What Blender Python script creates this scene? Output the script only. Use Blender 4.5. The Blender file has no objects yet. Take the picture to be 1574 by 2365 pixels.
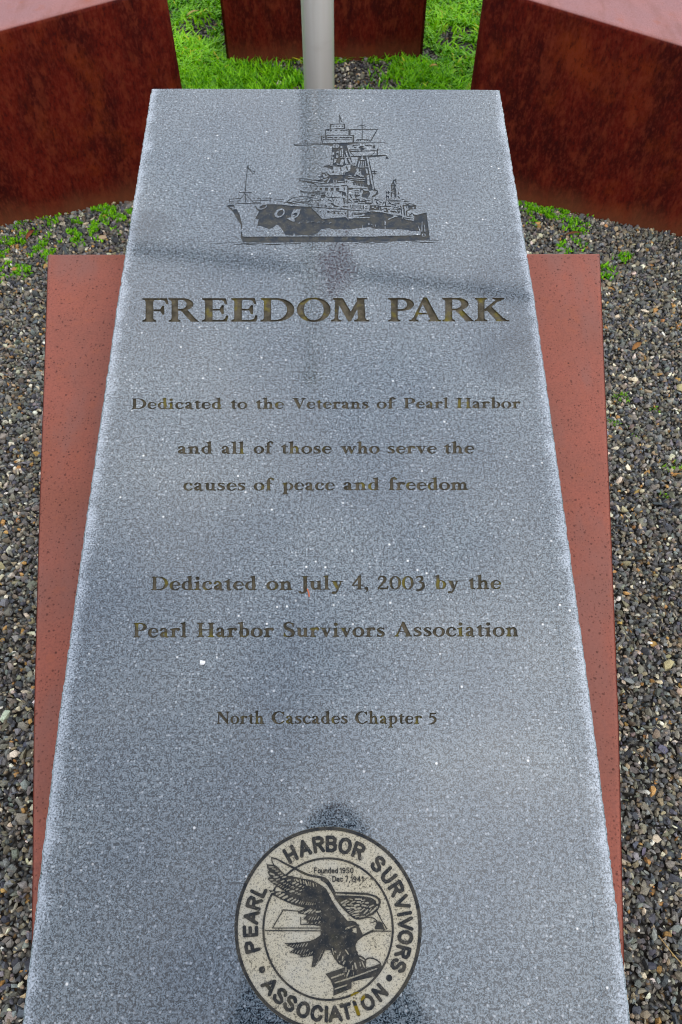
import bpy, bmesh, math, random
import numpy as np
from mathutils import Vector, Matrix, noise as mnoise
R = math.radians
scene = bpy.context.scene
COL = scene.collection
# ---------------------------------------------------------------- camera
cam = bpy.data.cameras.new('camera'); cam_ob = bpy.data.objects.new('camera', cam); COL.objects.link(cam_ob)
cam_ob.location = (0, 0, 1.62); cam_ob.rotation_euler = (R(34), 0, 0)
cam.sensor_fit = 'VERTICAL'; cam.sensor_height = 24.0; cam.lens = 18.307; cam.clip_start = .02; cam.clip_end = 500
cam.dof.use_dof = True; cam.dof.focus_distance = 1.05; cam.dof.aperture_fstop = 8
scene.camera = cam_ob
scene.render.engine = 'CYCLES'; scene.cycles.pixel_filter_type = 'BLACKMAN_HARRIS'; scene.cycles.filter_width = 1.05
# ---------------------------------------------------------------- overcast sky, weak sun through the cloud, exposure
SUN = Vector((math.sin(R(152))*math.cos(R(42)), math.cos(R(152))*math.cos(R(42)), math.sin(R(42))))
w = bpy.data.worlds.new('World'); scene.world = w; w.use_nodes = True
nt = w.node_tree; bg = nt.nodes['Background']; sk = nt.nodes.new('ShaderNodeTexSky'); sk.sky_type = 'NISHITA'
sk.sun_disc = False; sk.sun_elevation = math.asin(SUN.z); sk.sun_rotation = math.atan2(SUN.x, SUN.y)
sk.air_density = 1.0; sk.dust_density = 3.0; sk.ozone_density = 1.0
def wn(typ, **kw):
    x = nt.nodes.new(typ)
    for k, v in kw.items(): setattr(x, k, v)
    return x
tc = wn('ShaderNodeTexCoord'); nz = wn('ShaderNodeTexNoise'); nz.inputs['Scale'].default_value = 2.6; nz.inputs['Detail'].default_value = 5; nz.inputs['Roughness'].default_value = .55
nt.links.new(tc.outputs['Generated'], nz.inputs['Vector'])
cr = wn('ShaderNodeValToRGB'); cr.color_ramp.elements[0].position = .36; cr.color_ramp.elements[0].color = (3.6,3.95,4.6,1); cr.color_ramp.elements[1].position = .66; cr.color_ramp.elements[1].color = (6.9,6.9,6.9,1); nt.links.new(nz.outputs['Fac'], cr.inputs[0])
dt = wn('ShaderNodeVectorMath', operation='DOT_PRODUCT'); nt.links.new(tc.outputs['Generated'], dt.inputs[0]); dt.inputs[1].default_value = Vector((.10,.74,.66)).normalized()
gl = wn('ShaderNodeMapRange', interpolation_type='SMOOTHSTEP'); gl.inputs[1].default_value = .35; gl.inputs[2].default_value = 1.0; gl.inputs[3].default_value = .82; gl.inputs[4].default_value = 1.65; nt.links.new(dt.outputs['Value'], gl.inputs[0])
d2 = wn('ShaderNodeVectorMath', operation='DOT_PRODUCT'); nt.links.new(tc.outputs['Generated'], d2.inputs[0]); d2.inputs[1].default_value = Vector((.235,-.10,.966)).normalized()
g2 = wn('ShaderNodeMapRange', interpolation_type='SMOOTHSTEP'); g2.inputs[1].default_value = .955; g2.inputs[2].default_value = 1.0; g2.inputs[3].default_value = 0; g2.inputs[4].default_value = .75; nt.links.new(d2.outputs['Value'], g2.inputs[0])
ga = wn('ShaderNodeMath', operation='ADD'); nt.links.new(gl.outputs[0], ga.inputs[0]); nt.links.new(g2.outputs[0], ga.inputs[1])
gm = wn('ShaderNodeVectorMath', operation='SCALE'); nt.links.new(cr.outputs[0], gm.inputs[0]); nt.links.new(ga.outputs[0], gm.inputs['Scale'])
cv = wn('ShaderNodeMix', data_type='RGBA'); cv.inputs[0].default_value = .86; nt.links.new(sk.outputs[0], cv.inputs[6]); nt.links.new(gm.outputs[0], cv.inputs[7])
nt.links.new(cv.outputs[2], bg.inputs[0]); bg.inputs[1].default_value = .15
sun = bpy.data.lights.new('sun', 'SUN'); sun.energy = .65; sun.angle = R(36); sun.color = (1, .95, .88)
sun_ob = bpy.data.objects.new('sun', sun); COL.objects.link(sun_ob); sun_ob.rotation_euler = SUN.to_track_quat('Z', 'Y').to_euler()
vs = scene.view_settings; vs.view_transform = 'Standard'; vs.look = 'None'; vs.exposure = 0.8; vs.gamma = 1; vs.use_curve_mapping = False
rng = np.random.default_rng(7); random.seed(7)

# ---------------------------------------------------------------- materials
class Mat:
    def __init__(s, name, rough=.7, spec=.5, metal=0):
        s.m = bpy.data.materials.new(name); s.m.use_nodes = True; s.t = s.m.node_tree; s.b = s.t.nodes['Principled BSDF']
        s.b.inputs['Roughness'].default_value = rough; s.b.inputs['Specular IOR Level'].default_value = spec; s.b.inputs['Metallic'].default_value = metal
    def n(s, typ, **kw):
        x = s.t.nodes.new(typ)
        for k, v in kw.items(): setattr(x, k, v)
        return x
    def put(s, sock, v):
        if hasattr(v, 'is_output') : s.t.links.new(v, sock)
        else:
            if isinstance(v, (tuple, list)) and len(v) == 3 and sock.type == 'RGBA': v = (*v, 1)
            sock.default_value = v
    def obj(s): return s.n('ShaderNodeTexCoord').outputs['Object']
    def mapping(s, v, scale): x = s.n('ShaderNodeMapping'); s.put(x.inputs[0], v); x.inputs[3].default_value = scale; return x.outputs[0]
    def noise(s, v, scale, detail=3, rough=.6): 
        x = s.n('ShaderNodeTexNoise'); s.put(x.inputs['Vector'], v); x.inputs['Scale'].default_value = scale; x.inputs['Detail'].default_value = detail; x.inputs['Roughness'].default_value = rough
        return x.outputs['Fac']
    def voro(s, v, scale, rand=1.0):
        x = s.n('ShaderNodeTexVoronoi'); s.put(x.inputs['Vector'], v); x.inputs['Scale'].default_value = scale; x.inputs['Randomness'].default_value = rand
        return x.outputs['Distance'], x.outputs['Color']
    def ramp(s, f, a, b, lo=0.0, hi=1.0, smooth=True):
        x = s.n('ShaderNodeMapRange'); x.interpolation_type = 'SMOOTHSTEP' if smooth else 'LINEAR'
        s.put(x.inputs[0], f); x.inputs[1].default_value = a; x.inputs[2].default_value = b; x.inputs[3].default_value = lo; x.inputs[4].default_value = hi
        return x.outputs[0]
    def math(s, op, a, b=0.0): x = s.n('ShaderNodeMath', operation=op); s.put(x.inputs[0], a); s.put(x.inputs[1], b); return x.outputs[0]
    def mix(s, f, a, b, mode='MIX'):
        x = s.n('ShaderNodeMix', data_type='RGBA', blend_type=mode); s.put(x.inputs[0], f); s.put(x.inputs[6], a); s.put(x.inputs[7], b); return x.outputs[2]
    def sep(s, v): x = s.n('ShaderNodeSeparateXYZ'); s.put(x.inputs[0], v); return x.outputs
    def attr(s, name): return s.n('ShaderNodeAttribute', attribute_name=name)
    def color(s, v): s.put(s.b.inputs['Base Color'], v)
    def rough(s, v): s.put(s.b.inputs['Roughness'], v)
    def bump(s, h, strength, dist):
        x = s.n('ShaderNodeBump'); x.inputs['Strength'].default_value = strength; x.inputs['Distance'].default_value = dist; s.put(x.inputs['Height'], h); s.t.links.new(x.outputs[0], s.b.inputs['Normal'])

def mat_granite():
    M = Mat('granite', .26, 1.0); o = M.obj()
    grain = M.noise(o, 560, 2, .75); c = M.mix(M.ramp(grain, .42, .60), (.003,.007,.012), (.142,.182,.222))
    coarse = M.noise(o, 190, 2, .6); c = M.mix(M.ramp(coarse, .44, .64, 0, .50), c, (.175,.205,.238))
    dark = M.noise(o, 260, 1, .5); c = M.mix(M.ramp(dark, .55, .64, 0, .75), c, (.004,.007,.012))
    d, vc = M.voro(o, 85); pick = M.ramp(M.sep(vc)[0], .84, .95); fl = M.math('MULTIPLY', M.ramp(d, .17, .07), pick); c = M.mix(fl, c, (.55,.56,.57))
    d2, vc2 = M.voro(o, 210); fl2 = M.math('MULTIPLY', M.ramp(d2, .34, .18), M.ramp(M.sep(vc2)[1], .66, .85)); c = M.mix(M.math('MULTIPLY', fl2, .7), c, (.34,.37,.41))
    cloud = M.noise(o, 4.2, 4, .55); c = M.mix(1.0, c, M.mix(M.ramp(cloud, .3, .7), (.78,.80,.84), (1.14,1.12,1.08)), 'MULTIPLY')
    # arrises whitened by wear, plus a bright halo painted into the colour
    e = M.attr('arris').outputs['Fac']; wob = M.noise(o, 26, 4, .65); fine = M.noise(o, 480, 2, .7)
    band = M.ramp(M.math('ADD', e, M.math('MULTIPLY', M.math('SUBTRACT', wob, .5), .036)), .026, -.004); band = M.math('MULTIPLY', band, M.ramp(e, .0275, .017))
    worn_halo = M.ramp(M.math('ADD', M.math('MULTIPLY', band, .34), fine), .60, .92); c = M.mix(M.math('MULTIPLY', M.math('MULTIPLY', worn_halo, M.ramp(band, 0, .25)), .78), c, (.40,.45,.52))
    # reflections of trees, painted into the colour as darker patches
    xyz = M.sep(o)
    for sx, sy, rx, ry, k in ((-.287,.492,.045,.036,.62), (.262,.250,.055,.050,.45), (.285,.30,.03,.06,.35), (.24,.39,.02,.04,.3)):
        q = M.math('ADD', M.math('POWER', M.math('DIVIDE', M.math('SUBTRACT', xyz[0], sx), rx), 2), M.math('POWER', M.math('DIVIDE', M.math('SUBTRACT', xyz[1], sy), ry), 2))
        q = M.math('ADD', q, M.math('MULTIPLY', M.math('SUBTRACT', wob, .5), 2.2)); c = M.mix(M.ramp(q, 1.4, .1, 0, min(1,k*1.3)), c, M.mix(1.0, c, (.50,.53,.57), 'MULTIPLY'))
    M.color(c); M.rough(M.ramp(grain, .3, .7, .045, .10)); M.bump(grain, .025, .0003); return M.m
def mat_infill(name, a, b, moss=0.0, lichen=()):
    M = Mat(name, .7, .12); o = M.obj(); f = M.noise(o, 90, 3); c = M.mix(M.ramp(f, .35, .65), a, b)
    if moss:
        g = M.noise(o, 38, 3, .6); c = M.mix(M.ramp(g, .54, .70, 0, moss), c, (.15,.125,.02))  # mossy olive-gold tint; on the letters it also paints in gold glints
    xyz = M.sep(o)
    for x, y, r in lichen:
        q = M.math('ADD', M.math('POWER', M.math('DIVIDE', M.math('SUBTRACT', xyz[0], x), r*1.7), 2), M.math('POWER', M.math('DIVIDE', M.math('SUBTRACT', xyz[1], y), r), 2)); c = M.mix(M.ramp(M.math('ADD', q, M.math('MULTIPLY', M.noise(o, 70, 3), .8)), 1.5, 1.2), c, (.13,.092,.003))
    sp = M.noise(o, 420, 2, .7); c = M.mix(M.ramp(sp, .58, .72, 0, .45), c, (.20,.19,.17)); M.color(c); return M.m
def mat_seal():
    M = Mat('blasted_granite', .75, .15); o = M.obj(); g = M.noise(o, 430, 2, .7)
    c = M.mix(M.ramp(g, .30, .52), (.055,.05,.038), (.385,.35,.265)); big = M.noise(o, 22, 4); c = M.mix(M.ramp(big, .35, .7, 0, .55), c, (.36,.355,.325)); d = M.noise(o, 430, 2, .7)
    c = M.mix(M.ramp(d, .56, .68, 0, .7), c, (.08,.075,.065)); M.color(c); return M.m
def mat_rust(name, face=(.088,.0060,.0022), face2=(.036,.0022,.0012), warm=(.17,.026,.004), top=(.27,.082,.056), top2=(.22,.077,.055), pits=True, rough=.7):
    M = Mat(name, rough, .22 if pits else .10); o = M.obj()
    st = M.noise(M.mapping(o, (9,9,3.2)), 1.0, 5, .62); fine = M.noise(M.mapping(o, (120,120,55)), 1.0, 2, .7)
    c = M.mix(M.ramp(st, .34, .66), face2, face); c = M.mix(M.ramp(M.noise(o, 4.5, 4, .6), .50, .72, 0, .75), c, warm); c = M.mix(M.ramp(fine, .47, .68, 0, .40), c, (.14,.024,.013)); c = M.mix(M.ramp(fine, .48, .30, 0, .6), c, (.020,.002,.002)); mid = M.noise(M.mapping(o, (34,34,17)), 1.0, 4, .6); c = M.mix(M.ramp(mid, .50, .66, 0, .45), c, (.155,.026,.010)); c = M.mix(M.ramp(mid, .46, .30, 0, .40), c, (.022,.002,.002))
    z = M.sep(o)[2]; c = M.mix(M.ramp(M.math('ADD', z, M.math('MULTIPLY', M.math('SUBTRACT', st, .5), .12)), .11, -.02, 0, .75), c, (.15,.05,.022))   # splash line along the foot
    big = M.noise(o, 7, 4, .55); t = M.mix(M.ramp(big, .35, .65), top, top2); t = M.mix(M.ramp(M.noise(o, 3.1, 3), .55, .75, 0, .6), t, (.25,.07,.035)); t = M.mix(M.ramp(M.noise(o, 330, 2, .7), .40, .66, 0, .32), t, (.11,.035,.03)); t = M.mix(M.ramp(M.noise(M.mapping(o, (16,5,5)), 1.0, 4, .6), .48, .70, 0, .55), t, (.20,.088,.073)); t = M.mix(M.ramp(M.noise(o, 24, 5, .65), .55, .72, 0, .35), t, (.30,.085,.042))
    if pits:
        for sc, th, k in ((210, .83, .55), (150, .95, .65), (290, .78, .5)):
            d, vc = M.voro(o, sc); rr = M.sep(vc); reg = M.noise(o, 14, 3); p = M.math('MULTIPLY', M.ramp(d, .34, .18), M.ramp(M.math('ADD', rr[0], M.math('MULTIPLY', reg, .35)), th+.03, th+.06)); t = M.mix(M.math('MULTIPLY', p, k), t, (.05,.012,.008))
    nz = M.sep(M.n('ShaderNodeNewGeometry').outputs['Normal'])[2]; M.color(M.mix(M.ramp(nz, .55, .9), c, t)); M.bump(M.math('ADD', fine, M.math('MULTIPLY', st, .6)), .25, .002); return M.m
def mat_alu():
    M = Mat('brushed_aluminium', .40, .5, .28); o = M.obj(); f = M.noise(M.mapping(o, (70,70,3)), 1.0, 3, .5); c = M.mix(M.ramp(f, .3, .7), (.90,.885,.87), (.95,.95,.95)); M.color(M.mix(M.ramp(M.noise(M.mapping(o, (9,9,22)), 1.0, 4), .5, .75, 0, .3), c, (.74,.70,.67))); M.rough(M.ramp(f, .3, .7, .21, .27)); M.b.inputs['Anisotropic'].default_value = .85; tg = M.n('ShaderNodeTangent', direction_type='RADIAL', axis='Z'); M.t.links.new(tg.outputs[0], M.b.inputs['Tangent']); M.b.inputs['Anisotropic Rotation'].default_value = .25; return M.m
def mat_attr(name, rough=.8, spec=.35, trans=False):
    M = Mat(name, rough, spec); M.color(M.attr('tint').outputs['Color']); return M.m
def mat_plain(name, a, b, scale, rough=.7, metal=0): M = Mat(name, rough, .4, metal); M.color(M.mix(M.ramp(M.noise(M.obj(), scale, 4), .35, .65), a, b)); return M.m
def mat_ground():
    M = Mat('soil_and_turf', .95, .1); o = M.obj(); s = M.mix(M.ramp(M.noise(o, 60, 4), .35, .65), (.026,.022,.018), (.075,.062,.048)); g = M.mix(M.ramp(M.noise(o, 9, 5), .35, .65), (.02,.055,.006), (.06,.13,.012))
    d, vc = M.voro(o, 95); q = M.sep(vc); st = M.mix(q[0], (.05,.05,.048), (.21,.20,.175)); st = M.mix(M.ramp(q[1], .9, .95), st, (.24,.15,.07)); st = M.mix(M.ramp(d, .25, .75), st, (.015,.013,.011)); s = M.mix(M.ramp(M.noise(o, 1.7, 3), .2, .25), s, st)
    p = M.sep(o); r = M.math('SQRT', M.math('ADD', M.math('POWER', p[0], 2), M.math('POWER', M.math('SUBTRACT', p[1], 1.2), 2))); M.color(M.mix(M.ramp(M.math('ADD', r, M.math('MULTIPLY', M.noise(o, 3, 4), .5)), 2.75, 3.15), s, g)); M.bump(M.math('SUBTRACT', 1.0, d), .9, .008); return M.m

# ---------------------------------------------------------------- object helpers
def mesh_ob(name, V, F, mat, parent=None, smooth=False):
    me = bpy.data.meshes.new(name); me.from_pydata([tuple(v) for v in V], [], F); me.update(); me.materials.append(mat)
    if smooth: me.polygons.foreach_set('use_smooth', [True]*len(me.polygons))
    o = bpy.data.objects.new(name, me); COL.objects.link(o)
    if parent: o.parent = parent
    return o
def bm_ob(name, bm, mat, parent=None, smooth=False):
    me = bpy.data.meshes.new(name); bm.normal_update(); bm.to_mesh(me); bm.free(); me.materials.append(mat)
    if smooth: me.polygons.foreach_set('use_smooth', [True]*len(me.polygons))
    o = bpy.data.objects.new(name, me); COL.objects.link(o)
    if parent: o.parent = parent
    return o
def tag(o, label=None, cat=None, group=None, kind=None):
    for k, v in (('label', label), ('category', cat), ('group', group), ('kind', kind)):
        if v: o[k] = v
    return o
def empty(name, loc): o = bpy.data.objects.new(name, None); COL.objects.link(o); o.location = loc; o.empty_display_size = .1; return o
def tube(pts, radii, seg=16, cap=True):
    """swept round bar; returns verts, faces"""
    V, F = [], []; pts = [Vector(p) for p in pts]
    for i, p in enumerate(pts):
        d = (pts[min(i+1,len(pts)-1)]-pts[max(i-1,0)]).normalized(); q = d.to_track_quat('Z','Y'); r = radii[i] if hasattr(radii,'__len__') else radii
        for k in range(seg): a = 2*math.pi*k/seg; V.append(p+q@Vector((r*math.cos(a), r*math.sin(a), 0)))
    for i in range(len(pts)-1):
        for k in range(seg): F.append((i*seg+k, i*seg+(k+1)%seg, (i+1)*seg+(k+1)%seg, (i+1)*seg+k))
    if cap: F.append(tuple(range(seg))[::-1]); F.append(tuple(range((len(pts)-1)*seg, len(pts)*seg)))
    return V, F
def big_mesh(name, co, tris, tint, mat, smooth=False):
    """a large triangle mesh from arrays, with one tint per point"""
    me = bpy.data.meshes.new(name); n, m = len(co), len(tris)
    me.vertices.add(n); me.vertices.foreach_set('co', co.astype(np.float32).ravel()); me.loops.add(m*3); me.loops.foreach_set('vertex_index', tris.astype(np.int32).ravel())
    me.polygons.add(m); me.polygons.foreach_set('loop_start', np.arange(0, m*3, 3, dtype=np.int32)); me.polygons.foreach_set('loop_total', np.full(m, 3, dtype=np.int32)); me.update(calc_edges=True)
    a = me.attributes.new('tint', 'FLOAT_COLOR', 'POINT'); a.data.foreach_set('color', np.c_[tint, np.ones(n)].astype(np.float32).ravel())
    me.polygons.foreach_set('use_smooth', [smooth]*m)
    me.materials.append(mat); o = bpy.data.objects.new(name, me); COL.objects.link(o); return o
# ---------------------------------------------------------------- carved artwork
class Canvas:
    """A small vector canvas: shapes are cut into a fine grid, then turned into clean flat outlines."""
    def __init__(s, x0, y0, x1, y1, ppx, ss=3):
        s.x0, s.y0, s.p, s.ss = x0, y0, ppx, ss
        s.nx, s.ny = int((x1-x0)*ppx), int((y1-y0)*ppx)
        s.g = np.zeros((s.ny*ss, s.nx*ss), bool)
        s.ox = s.oy = 0.0; s.k = 1.0; s.f = None
    def frame(s, ox, oy, k): s.ox, s.oy, s.k = ox, oy, k; return s
    def tr(s, pts):
        a = np.array(pts, float)[:, :2]/s.k + (s.ox, s.oy)
        if s.f: a = s.f(a)
        return (a - (s.x0, s.y0))*s.p*s.ss
    def _box(s, a, m=0):
        h, w = s.g.shape
        x0, y0 = np.floor(a.min(0)-m).astype(int); x1, y1 = np.ceil(a.max(0)+m).astype(int)+1
        x0, y0, x1, y1 = max(x0,0), max(y0,0), min(x1,w), min(y1,h)
        if x1 <= x0 or y1 <= y0: return None
        X, Y = np.meshgrid(np.arange(x0,x1)+.5, np.arange(y0,y1)+.5)
        return (slice(y0,y1), slice(x0,x1)), X, Y
    def _set(s, sl, m, v):
        if v: s.g[sl] |= m
        else: s.g[sl] &= ~m
    def poly(s, pts, v=1):
        a = s.tr(pts); b = s._box(a)
        if b is None: return
        sl, X, Y = b; m = np.zeros(X.shape, bool)
        n = len(a)
        for i in range(n):
            (xa,ya),(xb,yb) = a[i], a[(i+1)%n]
            if ya == yb: continue
            c = ((ya <= Y) != (yb <= Y)) & (X < (xb-xa)*(Y-ya)/(yb-ya)+xa)
            m ^= c
        s._set(sl, m, v)
    def line(s, pts, w, v=1):
        """polyline of width w (w may be a list: one width per point)"""
        a = s.tr(pts); n = len(a)
        ws = (np.array(w, float) if hasattr(w,'__len__') else np.full(n, float(w)))/s.k*s.p*s.ss/2
        for i in range(n-1):
            p, q = a[i], a[i+1]; r = max(ws[i], ws[i+1])
            b = s._box(np.array([p,q]), r+1)
            if b is None: continue
            sl, X, Y = b; d = q-p; L = max(d@d, 1e-9)
            t = np.clip(((X-p[0])*d[0]+(Y-p[1])*d[1])/L, 0, 1)
            rr = ws[i]+(ws[i+1]-ws[i])*t
            m = (X-p[0]-t*d[0])**2+(Y-p[1]-t*d[1])**2 <= rr*rr
            s._set(sl, m, v)
    def curve(s, pts, w, v=1, n=8):
        s.line(smooth(pts, n), w if not hasattr(w,'__len__') else np.interp(np.linspace(0,len(w)-1,(len(w)-1)*n+1), range(len(w)), w), v)
    def blob(s, pts, v=1, n=6):
        p = list(pts); s.poly(smooth(p[-1:]+p+p[:2], n)[n:-n], v)
    def oval(s, cx, cy, rx, ry, v=1, rot=0, n=48):
        t = np.linspace(0, 2*np.pi, n, endpoint=False); c, d = np.cos(rot), np.sin(rot)
        x, y = rx*np.cos(t), ry*np.sin(t)
        s.poly(np.stack([cx+x*c-y*d, cy+x*d+y*c], 1), v)
    def rect(s, x0, y0, x1, y1, v=1): s.poly([(x0,y0),(x1,y0),(x1,y1),(x0,y1)], v)
    def field(s):
        return s.g.reshape(s.ny, s.ss, s.nx, s.ss).mean((1,3), dtype=np.float32)
    def outline(s):
        """(points, faces) of the region covered, in canvas coordinates; s.rim keeps the contour segments"""
        f = np.pad(s.field(), 1); f[f == .5] = .501; s.rim = []
        ny, nx = f.shape; ins = f > .5
        vid = {}; V = []; F = []
        def node(i, j):
            k = (0,i,j)
            if k not in vid: vid[k] = len(V); V.append((j,i))
            return vid[k]
        def edge(i, j, i2, j2):
            k = (1,i,j,i2,j2)
            if k not in vid:
                t = (.5-f[i,j])/(f[i2,j2]-f[i,j]); vid[k] = len(V)
                V.append((j+(j2-j)*t, i+(i2-i)*t))
            return vid[k]
        code = ins[:-1,:-1]*1+ins[:-1,1:]*2+ins[1:,1:]*4+ins[1:,:-1]*8
        for i in range(ny-1):
            row = code[i]; nz = np.flatnonzero(row); j = 0; k = 0
            while k < len(nz):
                j = nz[k]
                if row[j] == 15:
                    e = k
                    while e+1 < len(nz) and nz[e+1] == nz[e]+1 and row[nz[e+1]] == 15: e += 1
                    j2 = nz[e]+1
                    F.append((node(i,j), node(i,j2), node(i+1,j2), node(i+1,j))); k = e+1; continue
                cs = [(i,j),(i,j+1),(i+1,j+1),(i+1,j)]; ii = [bool(row[j]>>b & 1) for b in range(4)]
                poly = []; cut = []
                for b in range(4):
                    if ii[b]: poly.append(node(*cs[b]))
                    n_ = (b+1)%4
                    if ii[b] != ii[n_]:
                        p, q = cs[b], cs[n_]
                        if p > q: p, q = q, p
                        e_ = edge(*p, *q); poly.append(e_); cut.append(e_)
                if len(poly) >= 3: F.append(tuple(poly))
                for q_ in range(0, len(cut)-1, 2): s.rim.append((cut[q_], cut[q_+1]))
                k += 1
        P = (np.array(V, float)-.5)/s.p + (s.x0, s.y0) if V else np.zeros((0,2))
        return P, F

def smooth(pts, n=8):
    p = np.array(pts, float); p = np.vstack([2*p[0]-p[1], p, 2*p[-1]-p[-2]]); out = []
    for i in range(1, len(p)-2):
        for t in np.arange(n)/n:
            a, b, c, d = p[i-1], p[i], p[i+1], p[i+2]
            out.append(.5*(2*b+(c-a)*t+(2*a-5*b+4*c-d)*t*t+(3*b-3*c+d-a)*t**3))
    out.append(p[-2]); return np.array(out)

# --- a bold old-style serif alphabet, cap height 100, x-height 64, y up
def foot(c, x0, x1, y, l=9, r=9, up=1, t=5):
    h = 9*up
    c.poly([(x0-l,y),(x1+r,y),(x1+r,y+t*up),(x1+.3*r,y+t*up+.25*h),(x1,y+t*up+h),(x0,y+t*up+h),(x0-.3*l,y+t*up+.25*h),(x0-l,y+t*up)])
def stem(c, x0, x1, y0=0, y1=100, f=1, t=1, l=9, r=9):
    c.rect(x0,y0,x1,y1)
    if f: foot(c,x0,x1,y0,l,r,1)
    if t: foot(c,x0,x1,y1,l,r,-1)
def flag(c, x0, x1, y, e=11):
    c.poly([(x0-e,y-6),(x1,y+4),(x1,y-14),(x0,y-16),(x0-.3*e,y-11),(x0-e,y-10)])
def arm(c, x0, x1, y, up, t=6, h=22):
    c.poly([(x0,y),(x1,y),(x1+4*(1 if up else 1),y+up*h),(x1-1,y+up*h),(x1-5,y+up*(t+5)),(x1-13,y+up*t),(x0,y+up*t)])
def bowl(c, cx, cy, rx, ry, wx, wy):
    c.oval(cx,cy,rx,ry); c.oval(cx,cy,rx-wx,ry-wy,0)
def gA(c):
    c.poly([(46,102),(56,102),(97,0),(72,0),(43,76),(18,0),(8,0)]); c.rect(22,30,62,36);
    foot(c,12,18,0,12,10); foot(c,72,91,0,9,11); return 103
def gC(c):
    c.oval(52,50,50,52); c.oval(57,50,32,45,0); c.rect(74,24,120,76,0); c.rect(92,-5,120,110,0)
    c.poly([(78,97),(88,100),(91,70),(87,70),(78,86)]); c.line([(74,10),(92,22)],[10,4]); return 97
def gD(c):
    c.oval(46,50,54,50); c.oval(46,50,34,44,0); c.rect(-20,-5,12,105,0); c.rect(31,6,46,94,0); c.rect(12,0,31,100); c.rect(12,0,48,6); c.rect(12,94,48,100); c.rect(31,6,44,94,0)
    foot(c,12,31,0,10,0); foot(c,12,31,100,10,0,-1); return 103
def gE(c):
    stem(c,12,33,r=0); arm(c,30,76,0,1,h=26); arm(c,30,72,100,-1,h=24); c.rect(30,48,56,54); c.poly([(50,54),(56,54),(62,70),(66,70),(66,32),(62,32),(56,48),(50,48)]); return 83
def gF(c):
    stem(c,12,33,r=8); arm(c,30,72,100,-1,h=24); c.rect(30,46,54,52); c.poly([(48,52),(54,52),(60,68),(64,68),(64,30),(60,30),(54,46),(48,46)]); return 79
def gH(c):
    stem(c,12,31); stem(c,73,92); c.rect(28,47,76,54); return 104
def gJ(c):
    stem(c,24,43,0,100,f=0); c.curve([(33.5,10),(32,-14),(18,-26),(4,-22)],[19,17,10,10]); c.oval(5,-18,8,8); return 52
def gK(c):
    stem(c,12,32); c.poly([(30,48),(36,42),(86,96),(76,96)]); foot(c,74,84,100,14,12,-1); c.poly([(38,52),(52,66),(104,0),(74,0)]); foot(c,80,98,0,10,14,1,4); return 110
def gM(c):
    c.poly([(14,0),(22,0),(28,92),(16,100)]); foot(c,14,22,0,12,12); c.poly([(8,100),(38,100),(66,36),(64,0),(57,0),(22,84),(8,96)]); c.poly([(57,0),(64,0),(96,84),(90,100),(62,34)])
    c.poly([(84,100),(106,100),(110,0),(88,0)]); foot(c,88,110,0,12,12); c.rect(90,95,116,100); return 124
def gN(c):
    c.rect(15,0,22,92); foot(c,15,22,0,11,11); c.poly([(4,100),(32,100),(92,18),(92,-2),(84,-2),(15,88),(4,95)]); c.rect(85,6,92,100); foot(c,85,92,100,12,11,-1); return 104
def gO(c): bowl(c,54,50,53,52,20,6); return 108
def gP(c):
    c.oval(46,73,36,27); c.oval(44,73,18,21,0); c.rect(31,52,44,94,0); c.rect(-5,40,12,110,0); stem(c,12,31,r=9,t=0); foot(c,12,31,100,10,0,-1); c.rect(31,94,48,100); c.rect(31,46,46,52); return 84
def gR(c):
    c.oval(48,74,36,26); c.oval(45,74,18,20,0); c.rect(32,54,45,94,0); c.rect(-5,40,12,110,0); stem(c,12,32,r=9,t=0); foot(c,12,32,100,10,0,-1); c.rect(32,94,48,100); c.rect(32,48,48,54)
    c.poly([(42,50),(62,52),(96,6),(104,0),(78,0)]); return 102
def gS(c):
    c.curve([(60,88),(46,97),(28,97),(16,85),(16,70),(30,57),(50,46),(62,32),(60,12),(44,2),(26,3),(14,14)],[5,8,10,15,17,19,20,18,16,9,7,5]); c.poly([(58,98),(64,98),(66,70),(62,70),(54,88)]); c.poly([(8,30),(12,30),(24,6),(12,0),(9,0)]); return 74
def gV(c):
    c.poly([(6,100),(30,100),(54,30),(76,100),(84,100),(50,-2),(44,-2)]); foot(c,11,27,100,11,9,-1); foot(c,76,82,100,11,11,-1); return 94
def la(c):
    c.curve([(12,50),(18,60),(32,62),(40,50),(40,38)],[13,9,8,15,17]); c.rect(32,8,49,46); c.curve([(40,36),(22,30),(14,16),(24,6),(36,12)],[8,12,18,13,6]); c.curve([(40,10),(48,1),(60,5)],[16,9,4]); return 62
def lb(c): bowl(c,38,32,29,33,16,6); c.rect(12,4,29,100); c.poly([(12,6),(14,-3),(29,6)]); flag(c,12,29,104); return 70
def lc(c):
    c.oval(34,32,31,34); c.oval(38,33,19,27,0); c.rect(44,18,90,48,0); c.rect(58,-9,90,80,0); c.oval(50,50,8,8); c.line([(46,6),(58,16)],[8,3]); return 62
def ld(c): bowl(c,34,32,30,33,16,6); c.rect(43,4,60,100); flag(c,43,60,104); c.poly([(43,4),(43,0),(70,0),(70,4),(60,8)]); return 72
def le(c):
    c.oval(34,32,31,34); c.oval(38,32,17,28,0); c.rect(36,10,90,36,0); c.rect(56,-9,90,30,0); c.rect(16,33,63,39); c.oval(38,49,13,10,0); c.rect(16,33,63,38); c.line([(44,4),(60,16)],[9,3]); return 66
def lf(c):
    c.rect(14,0,31,78); foot(c,14,31,0); c.curve([(22.5,74),(26,94),(40,104),(50,98)],[17,15,9,6]); c.oval(49,94,8,8); c.rect(2,57,44,63); return 46
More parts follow.
